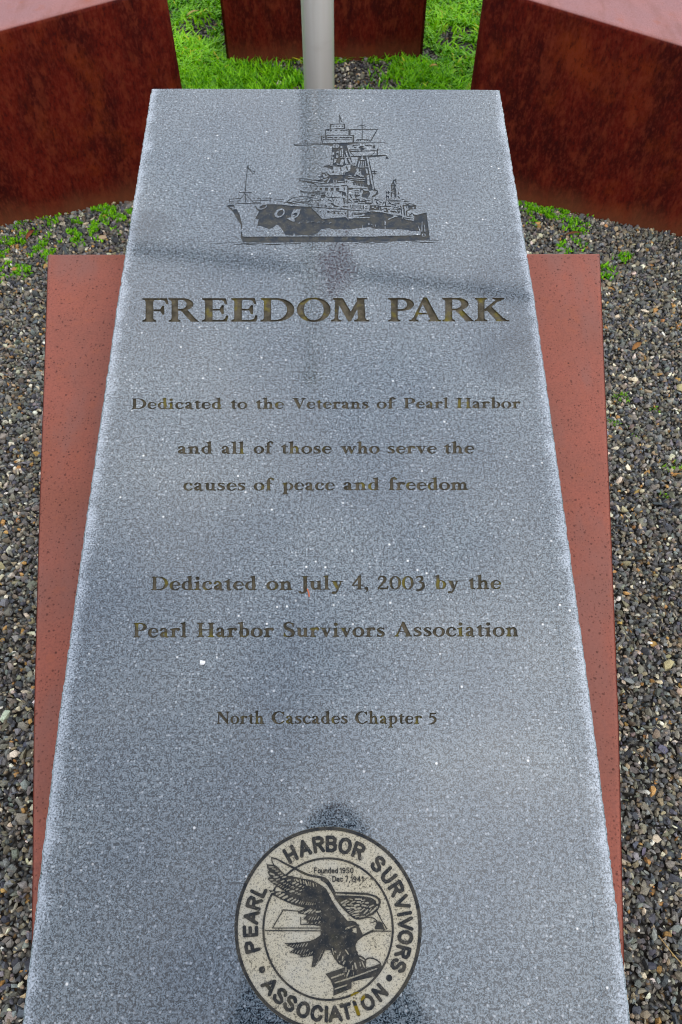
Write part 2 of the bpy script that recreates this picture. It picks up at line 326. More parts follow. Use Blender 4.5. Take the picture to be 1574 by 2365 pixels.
def lh(c):
    c.rect(12,0,29,100); foot(c,12,29,0,10,7); flag(c,12,29,104); c.curve([(24,44),(38,58),(50,58),(56,44)],[6,10,13,16]); c.rect(48,0,65,46); foot(c,48,65,0,7,10); return 78
def li(c): c.rect(12,0,29,60); foot(c,12,29,0); flag(c,12,29,62); c.oval(20,87,11,11); return 42
def ll(c): c.rect(12,0,29,102); foot(c,12,29,0); flag(c,12,29,104); return 42
def ln(c):
    c.rect(12,0,29,60); foot(c,12,29,0,10,7); flag(c,12,29,62); c.curve([(24,44),(38,58),(50,58),(56,44)],[6,10,13,16]); c.rect(48,0,65,46); foot(c,48,65,0,7,10); return 78
def lm(c):
    ln(c); c.curve([(60,44),(74,58),(86,58),(92,44)],[6,10,13,16]); c.rect(84,0,101,46); foot(c,84,101,0,7,10); return 114
def lo(c): bowl(c,36,32,34,34,17,6); return 72
def lp(c): bowl(c,40,32,30,33,16,6); c.rect(12,-32,29,60); foot(c,12,29,-32,10,10); flag(c,12,29,62); return 73
def lr(c): c.rect(12,0,29,60); foot(c,12,29,0); flag(c,12,29,62); c.curve([(24,40),(34,58),(48,60)],[7,11,12]); c.oval(50,54,9,10); return 60
def ls(c):
    c.curve([(42,55),(32,61),(20,60),(13,49),(22,38),(38,28),(42,16),(32,5),(18,4),(9,12)],[4,7,8,14,16,17,15,9,7,4]); c.poly([(41,64),(46,64),(47,45),(44,45)]); c.poly([(5,22),(8,22),(12,2),(6,0)]); return 54
def lt(c): c.rect(14,10,31,66); c.poly([(14,60),(31,60),(31,82),(28,82),(4,63),(4,58)]); c.rect(4,57,44,63); c.curve([(22.5,14),(28,3),(44,8)],[17,11,4]); return 46
def lu(c):
    c.rect(12,18,29,62); c.poly([(2,63),(12,56),(29,63)]); c.curve([(20.5,20),(28,6),(42,6),(52,16)],[17,13,9,5]); c.rect(48,3,65,62); c.poly([(38,63),(48,56),(65,63)]); c.poly([(48,3),(48,0),(74,0),(74,4),(65,8)]); return 76
def lv(c): c.poly([(6,64),(28,64),(41,22),(54,64),(61,64),(38,-2),(32,-2)]); c.rect(0,59,36,64); c.rect(46,59,68,64); return 67
def lw(c):
    for o in (0,38): c.poly([(6+o,64),(28+o,64),(40+o,22),(52+o,64),(59+o,64),(38+o,-2),(32+o,-2)])
    c.rect(0,59,36,64); c.rect(84,59,106,64); return 106
def ly(c): c.poly([(6,64),(28,64),(42,20),(54,64),(61,64),(36,-16),(26,-30),(14,-32),(28,-12),(32,0)]); c.rect(0,59,36,64); c.rect(46,59,68,64); c.oval(14,-23,10,9); return 67
def n0(c): bowl(c,36,48,34,50,15,6); return 72
def n2(c): c.curve([(10,74),(18,92),(36,94),(48,82),(46,64),(30,38),(10,10)],[7,9,13,17,17,10,8]); c.rect(6,0,62,13); c.poly([(54,0),(64,0),(68,26),(64,26)]); return 70
def n3(c): c.curve([(10,82),(24,95),(42,90),(44,70),(28,55)],[6,9,15,15,6]); c.curve([(28,55),(50,44),(52,18),(36,-4),(12,-6)],[6,15,17,14,9]); return 68
def n4(c): c.rect(42,0,60,100); foot(c,42,60,0); c.poly([(2,30),(56,112),(60,100),(16,36)]); c.rect(2,28,74,36); return 76
def n5(c): c.poly([(20,96),(60,96),(66,110),(60,84),(20,84)]); c.poly([(20,96),(26,90),(20,50),(14,56)]); c.curve([(16,52),(36,60),(54,44),(52,18),(34,0),(10,-6)],[5,13,18,17,12,7]); return 68
def nc(c): c.oval(16,8,11,11); c.curve([(22,8),(22,-8),(8,-22)],[10,8,3]); return 34
GL = dict(A=gA,C=gC,D=gD,E=gE,F=gF,H=gH,J=gJ,K=gK,M=gM,N=gN,O=gO,P=gP,R=gR,S=gS,V=gV,a=la,b=lb,c=lc,d=ld,e=le,f=lf,h=lh,i=li,l=ll,m=lm,n=ln,o=lo,p=lp,r=lr,s=ls,t=lt,u=lu,v=lv,w=lw,y=ly)
GL.update({'0':n0,'2':n2,'3':n3,'4':n4,'5':n5,',':nc})
_gc = {}
def glyph(ch):
    if ch not in _gc:
        c = Canvas(-20,-45,140,125,.5); w = GL[ch](c); g = c.g; g = g | np.roll(g,1,1) | np.roll(g,-1,1); g = g | np.roll(g,1,1) | np.roll(g,1,0) | np.roll(g,-1,0); c.g = g; _gc[ch] = (w,)+c.outline()+(c,)
    return _gc[ch]
def layout(text, x0, x1):
    """letters of a word fitted between x0 and x1 of the rubbing: (letter, left offset) list, scale, shift"""
    adv, L, lo, hi = 0, [], 1e9, -1e9
    for ch in text:
        w, P = glyph(ch)[:2]; L.append((ch, adv)); lo = min(lo, P[:,0].min()+adv); hi = max(hi, P[:,0].max()+adv); adv += w+3
    k = (x1-x0)/(hi-lo); return L, k, x0-lo*k
def word_mesh(text, x0, x1, base, cap):
    """the word as points, faces and contour segments (rubbing units, y down), baseline at y=base, cap height cap"""
    L, k, sh = layout(text, x0, x1); V = []; F = []; S = []
    for ch, adv in L:
        w, P, fs, c = glyph(ch); o = len(V); V += [(sh+(p[0]+adv)*k, base-p[1]/100*cap) for p in P]
        F += [tuple(i+o for i in f)[::-1] for f in fs]; S += [(p+o, q+o) for p, q in c.rim]
    return np.array(V), F, S
def stamp(face, src, fx, fy, box):
    """take out of the face whatever the drawing src covers; fx, fy turn rubbing units into src units"""
    q = face.p*face.ss; h, w = face.g.shape; i0, i1 = max(int((box[1]-face.y0)*q),0), min(int((box[3]-face.y0)*q)+1,h); j0, j1 = max(int((box[0]-face.x0)*q),0), min(int((box[2]-face.x0)*q)+1,w)
    x = face.x0+(np.arange(j0,j1)+.5)/q; y = face.y0+(np.arange(i0,i1)+.5)/q
    u = np.floor((fx(x)-src.x0)*src.p*src.ss).astype(int); v = np.floor((fy(y)-src.y0)*src.p*src.ss).astype(int)
    ok = ((v >= 0) & (v < src.g.shape[0]))[:,None] & ((u >= 0) & (u < src.g.shape[1]))[None]
    face.g[i0:i1,j0:j1] &= ~(src.g[v.clip(0,src.g.shape[0]-1)][:,u.clip(0,src.g.shape[1]-1)] & ok)

# --- block letters for the seal
SANS = {'P':[[(0,0),(0,100),(42,100),(62,88),(62,62),(42,50),(0,50)]],'E':[[(60,0),(0,0),(0,100),(60,100)],[(0,52),(54,52)]],'A':[[(-8,0),(34,100),(76,0)],[(10,32),(58,32)]],
 'R':[[(0,0),(0,100),(44,100),(64,88),(64,64),(44,52),(0,52)],[(34,52),(70,0)]],'L':[[(0,100),(0,0),(56,0)]],'H':[[(0,0),(0,100)],[(66,0),(66,100)],[(0,50),(66,50)]],
 'B':[[(0,0),(0,100),(42,100),(60,88),(60,66),(42,54),(0,54)],[(42,54),(66,42),(66,14),(44,0),(0,0)]],'O':[[(38,-2),(12,8),(-2,34),(-2,66),(12,92),(38,102),(64,92),(78,66),(78,34),(64,8),(38,-2)]],
 'S':[[(64,80),(52,98),(32,102),(8,94),(2,76),(12,60),(54,42),(66,26),(58,6),(34,-2),(10,4),(-2,24)]],'U':[[(0,100),(0,26),(12,4),(34,-2),(56,4),(68,26),(68,100)]],'V':[[(-6,100),(32,0),(70,100)]],
 'I':[[(0,0),(0,100)]],'C':[[(70,76),(56,96),(36,102),(10,90),(-2,64),(-2,36),(10,10),(36,-2),(56,4),(70,26)]],'T':[[(-4,100),(68,100)],[(32,0),(32,100)]],'N':[[(0,0),(0,100),(66,0),(66,100)]],
 'F':[[(0,0),(0,100),(58,100)],[(0,52),(50,52)]],'o':[[(26,0),(0,18),(0,48),(26,66),(52,48),(52,18),(26,0)]],'u':[[(0,66),(0,16),(20,0),(48,14)],[(50,66),(50,0)]],'n':[[(0,0),(0,66)],[(2,50),(26,66),(48,52),(48,0)]],
 'd':[[(50,100),(50,0)],[(50,50),(26,66),(0,48),(0,18),(26,0),(50,14)]],'e':[[(0,34),(52,34),(48,54),(26,66),(0,48),(0,18),(26,0),(50,12)]],'c':[[(50,52),(26,66),(0,48),(0,18),(26,0),(50,14)]],
 'D':[[(0,0),(0,100),(34,100),(64,76),(64,24),(34,0),(0,0)]],'1':[[(0,78),(24,100),(24,0)]],'9':[[(4,6),(36,6),(54,40),(54,76),(28,100),(2,80),(2,58),(26,42),(54,60)]],'5':[[(52,100),(8,100),(4,56),(34,62),(54,40),(52,14),(26,0),(0,12)]],
 '0':[[(28,0),(0,24),(0,76),(28,100),(56,76),(56,24),(28,0)]],'7':[[(0,100),(56,100),(20,0)]],'4':[[(44,0),(44,100),(0,32),(62,32)]],',':[[(4,6),(0,-18)]],' ':[]}
def sans_w(ch): return 34 if ch == ' ' else max(p[0] for l in SANS[ch] for p in l)
def draw_seal(SX, SY, K):
    """the round emblem: pale field, dark lettering and the eagle; K = height/width of the rubbing"""
    c = Canvas(530, 1895, 985, 2395, 2.6, 2)
    cx, cy = 757.2, 2146.0
    def ring(r, w):
        t = np.linspace(0, 2*np.pi, 181); c.line(np.stack([cx+r*np.cos(t), cy+r*K*np.sin(t)], 1), w)
    ring(212.3, 7.2); ring(149.5, 4.6)
    # ring lettering: (word, list of letter angles in degrees clockwise from the top), radius, height
    def letter(ch, ang, r, h, out=1, w=8.2):
        a = np.radians(ang); ww = sans_w(ch); k = h/100
        for l in SANS[ch]:
            p = []
            for x, y in l:
                if out: dx, rr = (x-ww/2)*k, r+y*k
                else: dx, rr = -(x-ww/2)*k, r+h-y*k
                aa = a+dx/(r+h/2); p.append((cx+rr*np.sin(aa), cy-rr*K*np.cos(aa)))
            c.line(p, w)
    for ch, a in zip('PEARL', (-102,-91.4,-81.5,-72,-63)): letter(ch, a, 165.5, 28)
    for ch, a in zip('HARBOR', (-28.6,-17.4,-6.9,2.4,12.7,23.2)): letter(ch, a, 166, 28)
    for ch, a in zip('SURVIVORS', (40.1,51.1,61.8,72.2,79.6,86.8,95.6,105.8,115.4)): letter(ch, a, 165.5, 28)
    for ch, a in zip('ASSOCIATION', (227.8,218.1,209,198.5,188.3,181.2,174.4,166,158.6,149.3,138.2)): letter(ch, a, 165.5, 28, 0)
    for a in (240.6, 126.2):
        a = np.radians(a); c.oval(cx+175*np.sin(a), cy-175*K*np.cos(a), 7, 7.8)
    def small(text, x0, x1, base, h):
        W = sum(sans_w(ch)+30 for ch in text)-30; x = 0
        for ch in text:
            for l in SANS[ch]: c.line([(x0+(x+p[0])/W*(x1-x0), base-p[1]/100*h) for p in l], 1.9)
            x += sans_w(ch)+30
    small('Founded', 725.5, 779, 2016.5, 12); small('1950', 785, 815, 2016.5, 12); small('Dec', 768, 791, 2036, 12); small('7,1941', 797, 838, 2036.5, 12)
    # the eagle, traced from the carving
    c.frame(600, 1970, 7.84)
    c.line([(95,1407),(1160,1412)],17); c.line([(225,1360),(1120,1360)],15); c.line([(225,1360),(420,1030),(720,1058),(830,1000)],16); c.line([(738,1165),(738,1298),(1080,1298),(1110,1340)],15)
    # near wing: dark mass and its outline
    c.poly([(125,205),(265,215),(330,260),(400,345),(480,410),(580,420),(760,462),(950,495),(1090,570),(1200,650),(1300,850),(1420,1040),(1560,1200),(1640,1290),(1640,1568),(980,1568),(1110,1480),(1175,1400),(1100,1330),(860,1290),(840,1215),(780,1200),(850,1120),(700,1095),(680,1060),(830,1000),(640,950),(480,890),(240,770),(150,668),(280,690),(450,705),(300,600),(160,500),(135,460),(180,430),(135,345),(160,320),(125,260)])
    c.poly([(290,618),(455,690),(440,706),(270,680)],0)
    c.curve([(210,85),(300,110),(450,190),(620,275),(760,350),(900,405),(1050,435),(1160,460),(1240,530),(1330,690),(1420,860),(1500,960),(1570,1050)],[18,26,34,40,42,40,40,44,46,50,44,34,34])
    c.curve([(210,85),(218,150),(250,215)],[16,14,16])
    # pale feather marks on the near wing
    for x0,y0,x1,y1,w in [(165,252,245,252,22),(222,285,280,292,20),(285,328,325,325,24),(185,370,255,395,32),(335,375,375,365,28),(375,408,410,398,26),(255,440,320,430,32),(410,445,465,430,30),(175,485,230,485,26),(225,528,290,528,24),(300,490,350,470,24),(285,560,320,545,18),(330,585,365,572,18),(365,612,395,590,18),(405,630,430,608,18),(445,655,475,632,18),(480,672,525,655,20),(385,520,430,500,26),(430,560,465,545,20),(480,580,505,560,20),(500,500,545,490,30),(525,598,545,590,16),(590,555,640,530,34),(565,620,600,605,24),(600,640,620,625,18),(545,700,610,690,36),(655,580,690,560,30),(655,662,690,648,26),(710,608,750,590,26),(770,628,795,608,20),(725,685,755,672,22),(640,725,670,715,26),(685,748,725,738,26),(655,480,690,510,30),(725,490,745,545,26),(785,500,795,555,22),(820,510,855,590,26),(875,520,890,590,18),(910,530,920,600,16),(960,545,970,605,24),(1010,555,1022,600,16),(620,480,625,490,22),
        (205,715,250,705,24),(300,745,365,720,34),(350,785,430,745,38),(420,820,490,785,40),(510,855,585,815,32),(575,885,645,840,30),(645,900,690,860,26),(708,915,740,870,20),(745,925,775,878,18),(780,930,800,885,14),(830,935,855,890,18),(868,940,890,895,16),(905,942,925,898,16),(950,940,965,905,18),(995,940,1000,905,14),
        (750,1085,790,1060,18),(805,1090,915,1020,34),(885,1090,940,1030,22),(940,1085,1000,1035,26),(1020,1068,1090,1058,34),(885,1210,915,1170,20),(935,1215,965,1165,20),(985,1205,1020,1150,22),(1030,1205,1070,1150,20),(1095,1175,1140,1120,26),(1175,1150,1190,1120,16),(1210,1155,1265,1115,22),(865,1280,875,1250,16),(925,1275,955,1270,20),(1000,1275,1020,1250,20),(1065,1270,1085,1240,22),(1100,1275,1135,1230,22),(1165,1265,1195,1215,22),(1225,1255,1265,1195,24),(1295,1220,1320,1180,28),
        (1145,1345,1185,1320,18),(1205,1355,1230,1310,18),(1240,1355,1275,1305,18),(1285,1355,1315,1300,18),(1325,1350,1355,1298,18),(1370,1345,1400,1292,18),(1425,1345,1470,1280,20)]:
        c.line([(x0,y0),(x1,y1)],w,0)
    # far wing and head
    c.frame(740, 2030, 8.711)
    c.poly([(250,262),(700,270),(950,285),(1130,340),(1205,410),(1212,480),(1160,620),(1060,720),(900,775),(690,800),(590,715),(400,500),(300,380)])
    c.curve([(315,310),(500,318),(730,330),(900,340),(1040,370),(1130,430),(1145,480)],[40,30,26,32,36,44,50],0)
    for x0,y0,x1,y1,w in [(420,480,520,430,36),(470,500,570,450,26),(575,400,640,420,24),(600,490,690,450,28),(700,405,820,410,34),(830,435,890,425,24),(735,465,800,465,34),(810,495,870,465,24),(905,485,960,480,34),(450,530,500,530,34),(545,520,650,525,26),(690,540,770,520,44),(835,530,910,545,34),(930,565,970,530,20),(990,565,1065,525,32),(520,580,580,590,40),(615,575,690,580,34),(700,610,800,590,44),(545,640,610,620,24),(580,675,660,640,22),(610,705,690,665,22),(690,665,780,650,42),(810,650,880,595,28),(880,690,950,620,34),(985,645,1020,595,22),(1005,680,1140,560,36),(650,730,765,710,34),(700,765,770,755,26),(790,770,890,750,28),(925,725,970,695,24)]:
        c.line([(x0,y0),(x1,y1)],w,0)
    c.curve([(690,800),(800,805),(940,775),(1060,790),(1130,840)],[20,26,22,20,22])
    c.poly([(1110,850),(1180,855),(1240,890),(1270,960),(1290,1010),(1340,1005),(1330,985),(1290,1030),(1270,1050),(1260,1015),(1090,1015),(1090,960),(1125,905)]); c.line([(1135,650),(1225,830),(1330,1000)],[24,20,18]); c.line([(990,865),(1060,875),(1100,850)],[14,18,14])
    c.line([(1060,1050),(1410,1052)],20); c.line([(1268,1000),(1268,1050)],18)
    # body, breast and legs
    c.poly([(0,700),(180,560),(330,640),(520,850),(680,840),(760,930),(850,1120),(1060,1015),(1070,1060),(850,1160),(740,1250),(700,1340),(720,1440),(760,1481),(420,1520),(192,1437),(0,1400)])
    c.poly([(590,950),(720,925),(500,1035),(500,985)],0); c.poly([(640,1000),(720,980),(730,1080),(690,1140),(620,1130),(600,1200),(560,1210),(590,1120),(520,1110),(470,1100),(490,1050),(560,1040),(600,1090),(650,1050)],0); c.poly([(430,1140),(460,1200),(500,1225),(490,1245),(420,1250)],0); c.poly([(300,1215),(330,1250),(400,1210),(330,1310)],0); c.line([(180,1305),(235,1245)],22,0); c.line([(520,1275),(600,1250)],28,0)
    c.curve([(0,20),(90,90),(180,230),(290,430),(430,640),(640,800),(740,860)],[60,72,76,84,90,70,30],0)   # pale band along the shoulder
    c.poly([(690,830),(980,810),(1100,830),(1060,870),(1110,890),(1085,960),(1060,1010),(860,1110),(780,960)],0)
    c.line([(700,905),(775,930)],16); c.line([(990,865),(1050,878),(1100,850)],[10,14,12])
    c.curve([(30,10),(130,90),(250,270),(330,420),(470,600),(640,760),(720,810)],[60,44,44,40,34,30,24])
    c.frame(640, 2140, 6.031)
    c.poly([(650,70),(575,150),(460,200),(300,222),(100,232),(150,275),(245,310),(165,360),(320,400),(320,432),(500,405),(475,570),(520,560),(610,450),(665,330),(740,330),(790,440),(850,520),(940,565),(960,600),(1130,600),(1230,600),(1240,480),(1130,400),(1085,290),(1100,220),(1180,120),(900,30)])
    for x0,y0,x1,y1,w in [(130,252,150,256,12),(170,275,195,258,13),(205,280,235,255,14),(245,290,270,250,13),(275,285,300,248,14),(315,280,340,240,14),(350,278,375,235,15),(395,275,420,235,16),(200,362,220,342,12),(240,368,260,335,12),(280,370,305,335,15),(320,375,350,325,13),(365,368,390,320,13),(405,350,430,322,14),(360,410,380,395,16),(395,412,410,385,13),(430,405,455,365,13),(465,390,490,350,14),
        (545,520,570,480,13),(575,470,585,425,11),(595,420,612,370,11),(620,380,628,335,10),(765,305,785,390,15),(800,345,812,358,20),(865,400,880,345,18),(840,450,846,405,16),(860,480,870,500,14),(905,470,915,420,22),(920,520,940,480,24),(950,325,990,385,18),(1015,510,1045,475,12),(1080,510,1100,590,24),(1050,545,1050,605,16),(1150,500,1160,550,18)]:
        c.line([(x0,y0),(x1,y1)],w,0)
    # plinth, talons and leaf
    c.poly([(670,660),(940,568),(960,610),(1240,590),(1420,520),(1470,560),(1380,690),(1035,770),(1035,860),(780,965),(785,860),(740,745)])
    c.line([(755,718),(920,660)],24,0); c.line([(805,785),(1060,705),(1385,585)],[22,24,20],0); c.line([(805,870),(965,815)],22,0)
    c.line([(955,570),(955,630)],18,0); c.line([(1000,615),(965,700)],22,0); c.line([(940,650),(940,695)],12,0); c.line([(1062,635),(1064,680)],12,0)
    c.curve([(1130,408),(1180,420),(1225,465)],[14,14,16]); c.curve([(1225,465),(1280,440),(1360,455),(1440,520),(1360,562),(1250,580)],[18,18,18,16,14,12]); c.poly([(1255,490),(1330,475),(1410,520),(1340,555),(1255,570)],0); c.line([(1150,435),(1210,470)],20,0); c.line([(1180,490),(1215,570)],16,0)
    return c
def draw_ship():
    c = Canvas(482, 256, 1026, 572, 3.4, 2)
    # hull
    c.frame(480, 370, 6.533)
    c.poly([(275,690),(330,672),(385,670),(410,715),(375,710),(360,745),(430,740),(480,830),(510,960),(512,1040),(500,1040),(490,970),(440,890),(370,770)])
    c.line([(345,712),(395,722)],22,0)
    c.poly([(500,1070),(510,1080),(520,1150),(560,1158),(900,1152),(1300,1152),(1568,1150),(1568,1240),(900,1245),(525,1240),(490,1160)])
    c.poly([(885,665),(1090,668),(1260,690),(1568,705),(1568,1135),(1420,1130),(1320,1140),(1300,1100),(1280,1140),(1170,1130),(1100,1020),(1060,980),(1030,975),(980,1020),(920,1040),(860,1020),(790,990),(740,1000),(765,890),(710,885),(770,775),(720,730),(705,680),(745,725),(800,745),(860,720)])
    c.oval(1080,797,85,62,0,-.6); c.oval(1090,797,55,36,1,-.75)
    c.oval(815,703,75,38,0,-.3); c.oval(825,700,52,22,1,-.35)
    c.poly([(1290,745),(1390,735),(1385,800),(1350,850),(1300,880),(1310,925),(1270,925),(1185,875),(1250,860),(1260,800)],0); c.line([(1330,790),(1400,735)],8,0); c.oval(1310,822,42,24,1,-.4); c.oval(1290,835,18,12,0)
    c.curve([(1370,960),(1385,935),(1410,935)],9,0); c.curve([(1495,950),(1515,932),(1535,932)],9,0)
    # bow rail, jack staff and deck line
    c.line([(400,660),(560,650),(790,655)],[8,12,6]); c.line([(318,640),(325,590),(500,575)],[12,12,9]); c.line([(670,570),(790,575)],9); c.line([(830,573),(970,573)],9); c.line([(330,625),(480,610)],6); c.line([(690,605),(900,608)],7); c.line([(680,640),(780,635)],8); c.line([(940,575),(938,650)],9); c.line([(1000,600),(1140,595)],9); c.line([(1060,620),(1130,622)],6); c.line([(1140,630),(1260,650),(1340,660)],[10,16,10]); c.line([(350,655),(385,615)],7); c.line([(830,600),(930,606)],6); c.line([(790,650),(790,575)],7)
    c.line([(563,470),(575,270),(592,150),(600,70)],[13,11,10,8]); c.line([(470,488),(660,488)],9); c.line([(555,500),(440,640)],9); c.line([(565,510),(680,630)],9); c.line([(560,510),(562,630)],13); c.line([(560,550),(600,630)],7)
    c.line([(595,110),(640,150),(660,185),(710,155),(695,210),(645,190)],[22,12,10,8,8,8]); c.line([(605,80),(610,140)],10)
    # water line
    for a,b,w in [((80,1265),(220,1252),7),((250,1248),(380,1245),7),((390,1270),(520,1278),9),((480,1252),(620,1258),10),((580,1272),(700,1280),14),((640,1255),(860,1265),7),((870,1275),(1090,1275),14),((1130,1265),(1400,1258),11),((420,1250),(480,1248),6)]: c.line([a,b],w)
    # hull, after part
    c.frame(0, 0, 1); c.rect(700,546.3,830,559.4)
    c.frame(660, 390, 6.533)
    c.poly([(380,560),(400,600),(550,760),(720,740),(900,728),(935,765),(1020,745),(1260,742),(1180,720),(1180,680),(1280,640),(1470,660),(1700,720),(1960,760),(1960,930),(1700,912),(1490,912),(1300,890),(1270,880),(1150,890),(960,915),(860,905),(720,918),(660,895),(530,910),(490,960),(440,990),(380,1000),(340,990)])
    c.poly([(1150,850),(1160,850),(1165,890),(1145,890)],0); c.line([(1492,795),(1490,850)],14,0); c.line([(1492,880),(1498,910)],16,0)
    for x,y,rx,ry in [(1250,832,12,18),(1297,835,8,8),(1318,862,10,8),(1350,850,8,18)]: c.oval(x,y,rx,ry,0)
    for x,y in [(340,808),(400,805),(495,810),(570,808),(675,815)]: c.curve([(x-22,y+12),(x-8,y-8),(x+16,y-6)],8,0)
    c.frame(820, 400, 7.84)
    c.poly([(0,740),(260,700),(420,705),(640,745),(850,770),(850,820),(900,830),(1040,860),(1060,800),(1040,740),(1110,755),(1290,710),(1300,800),(1320,960),(1340,1120),(1350,1205),(620,1240),(300,1245),(0,1240),(0,1150),(300,1148),(1180,1120),(1180,1070),(1150,1050),(980,1045),(940,1000),(700,1020),(560,1015),(540,1000),(360,1010),(270,980),(130,990),(0,1000)])
    c.line([(0,805),(255,805)],16,0); c.line([(0,770),(150,755)],40,0)
    c.line([(600,835),(740,775)],18,0); c.line([(700,775),(750,780)],26,0); c.line([(855,800),(850,825)],14,0); c.line([(1060,790),(1050,850),(960,840),(890,825)],[22,26,20,12],0); c.line([(880,785),(1020,805)],12,0)
    c.line([(1135,950),(1175,1060)],[8,22],0); c.line([(1210,880),(1205,1050)],[12,20],0); c.line([(1250,940),(1262,1060)],[14,20],0); c.oval(1240,1122,36,30,0); c.oval(1240,1122,18,16,1)
    c.line([(130,945),(130,990)],14,0); c.line([(540,870),(538,935)],20,0); c.line([(540,975),(545,1010)],24,0); c.oval(245,920,14,22,0); c.oval(300,925,9,9,0); c.oval(325,960,12,10,0); c.line([(372,925),(362,965)],12,0)
    for a,b,w in [((620,1235),(900,1215),10),((720,1222),(1100,1225),8),((900,1215),(1300,1212),7),((1200,1215),(1520,1220),7),((1000,1245),(1180,1225),9),((1180,1255),(1400,1255),14),((900,1245),(960,1265),9),((1050,1265),(1180,1262),9),((0,1270),(60,1280),12),((60,1252),(250,1255),9),((250,1280),(350,1280),12),((360,1255),(600,1262),12),((150,1265),(230,1265),8),((1400,1258),(1440,1262),6)]: c.line([a,b],w)
    # fore top
    c.frame(660, 250, 6.533)
    c.line([(808,110),(808,225)],9); c.poly([(800,108),(815,105),(845,210),(832,215)])
    c.line([(668,310),(668,250),(720,240),(840,238),(885,245),(885,300)],[14,14,12,12,12,14]); c.line([(660,312),(890,304)],8); c.rect(872,245,888,305)
    for x in (680,712,765,803,848): c.oval(x,273,7+2*(x>700),11)
    c.line([(597,405),(597,325),(700,312),(880,310),(960,325)],[13,13,10,9,10]); c.rect(940,320,974,405)
    for x in (632,676,753,832,874,912): c.line([(x-14,333),(x+14,333)],11)
    c.line([(535,480),(535,425),(620,412),(800,406),(1020,412)],[13,13,9,9,9]); c.rect(1005,412,1030,520); c.rect(590,412,616,470); c.line([(545,475),(700,468),(1010,466)],[10,10,9]); c.line([(545,480),(548,535)],12)
    for x0,x1 in ((558,575),(632,655),(670,700),(735,770),(810,845),(862,892),(910,945),(962,990)): c.line([(x0,443),(x1,441)],15)
    c.poly([(735,478),(765,478),(750,505)])
    c.line([(125,545),(545,528)],7); c.line([(130,562),(545,548)],[11,9]); c.line([(128,545),(130,562)],14); c.poly([(545,530),(700,528),(1000,515),(1490,508),(1492,522),(1020,535),(920,562),(700,572),(600,555),(545,548)])
    c.line([(1040,512),(1480,514)],6,0)
    # fore mast tower
    c.poly([(700,560),(915,560),(960,700),(1005,840),(1040,830),(1050,860),(900,860),(860,880),(760,872),(670,855),(685,730)])
    c.oval(752,570,52,33,0)
    for s_ in ([(725,590),(730,560)],[(752,600),(750,545)],[(775,580),(770,550)]): c.line(s_,7)
    c.oval(836,585,18,16,0)
    for p,w in [([(850,620),(850,720)],22),([(820,640),(820,715)],16),([(778,660),(770,740)],34),([(715,670),(705,750)],26),([(905,650),(935,740)],22),([(880,700),(890,740)],12),([(700,770),(690,845)],26),([(745,775),(735,820)],32),([(850,790),(840,840)],46),([(900,770),(915,830)],36),([(950,770),(985,835)],24),([(770,840),(800,850)],16)]: c.line(p,w,0)
    for x,y in [(715,720),(775,690),(780,765),(745,835)]: c.oval(x,y,16,18)
    c.line([(820,745),(960,742)],9,0); c.line([(680,770),(800,760)],12); c.line([(905,840),(1050,850)],10,0)
    c.poly([(550,872),(650,858),(715,885),(710,930),(640,905)]); c.poly([(975,860),(1050,870),(1030,990),(1000,1045),(880,1045),(890,970),(970,950)]); c.line([(820,885),(830,940)],16); c.line([(915,885),(925,930)],20); c.line([(680,870),(860,885)],10); c.oval(712,965,18,14)
    for x in (815,840,865): c.line([(x,975),(x+2,1020)],9)
    c.poly([(630,975),(660,1010),(820,1010),(900,1000),(960,1030),(960,1060),(640,1060)])
    # main top behind
    c.line([(1145,150),(1148,260),(1150,460)],[7,12,20]); c.line([(1145,330),(1150,455)],8,0); c.curve([(1070,272),(1140,258),(1210,275)],9); c.line([(970,322),(1380,318)],11); c.line([(1378,320),(1275,500)],[12,16]); c.line([(1060,495),(1075,472),(1250,475),(1260,500)],10)
    for x in (1090,1120,1190,1225): c.oval(x,488,9,10)
    c.line([(960,625),(960,660),(1380,640)],[12,9,8]); c.poly([(1370,615),(1392,615),(1385,710),(1440,700),(1520,705),(1520,715),(1380,735),(1240,745),(980,735),(975,722),(1365,708)]); c.line([(970,670),(1020,712)],10); c.line([(1290,705),(1340,670)],10)
    for x0,x1,y in [(970,1000,648),(1020,1045,648),(1065,1095,646),(1200,1230,645),(1245,1270,645),(1285,1310,643),(1325,1350,643)]: c.line([(x0,y),(x1,y)],17)
    c.line([(960,622),(1100,620)],9); c.poly([(1120,570),(1180,575),(1150,600),(1200,610),(1150,640),(1130,670),(1120,610),(1090,600)]); c.poly([(1310,560),(1340,560),(1345,610),(1305,605)])
    for x,y,w in [(1010,570,14),(1040,558,20),(1085,555,24),(1215,560,20),(1245,570,12),(1280,565,16),(1040,590,12)]: c.line([(x-w,y),(x+w,y)],14)
    c.poly([(1510,730),(1530,725),(1550,765),(1500,768)])
    c.poly([(1095,735),(1215,735),(1280,880),(1300,1045),(1060,1045),(1000,1000),(1060,860)])
    c.line([(1220,735),(1285,1045)],[18,24],0); c.line([(1245,750),(1310,1045)],[10,12])
    for p,w in [([(1080,745),(1065,810)],18),([(1150,740),(1150,760)],24),([(1120,770),(1180,775)],14),([(1110,800),(1090,880)],20),([(1140,800),(1130,880)],14),([(1165,810),(1165,870)],18),([(1195,800),(1200,880)],16),([(1050,890),(1240,885)],10),([(1080,920),(1080,990)],34),([(1130,930),(1120,970)],16),([(1210,910),(1225,980)],26),([(1050,985),(1100,975)],12),([(1120,1010),(1160,1030)],30),([(1040,1030),(1080,1035)],12)]: c.line(p,w,0)
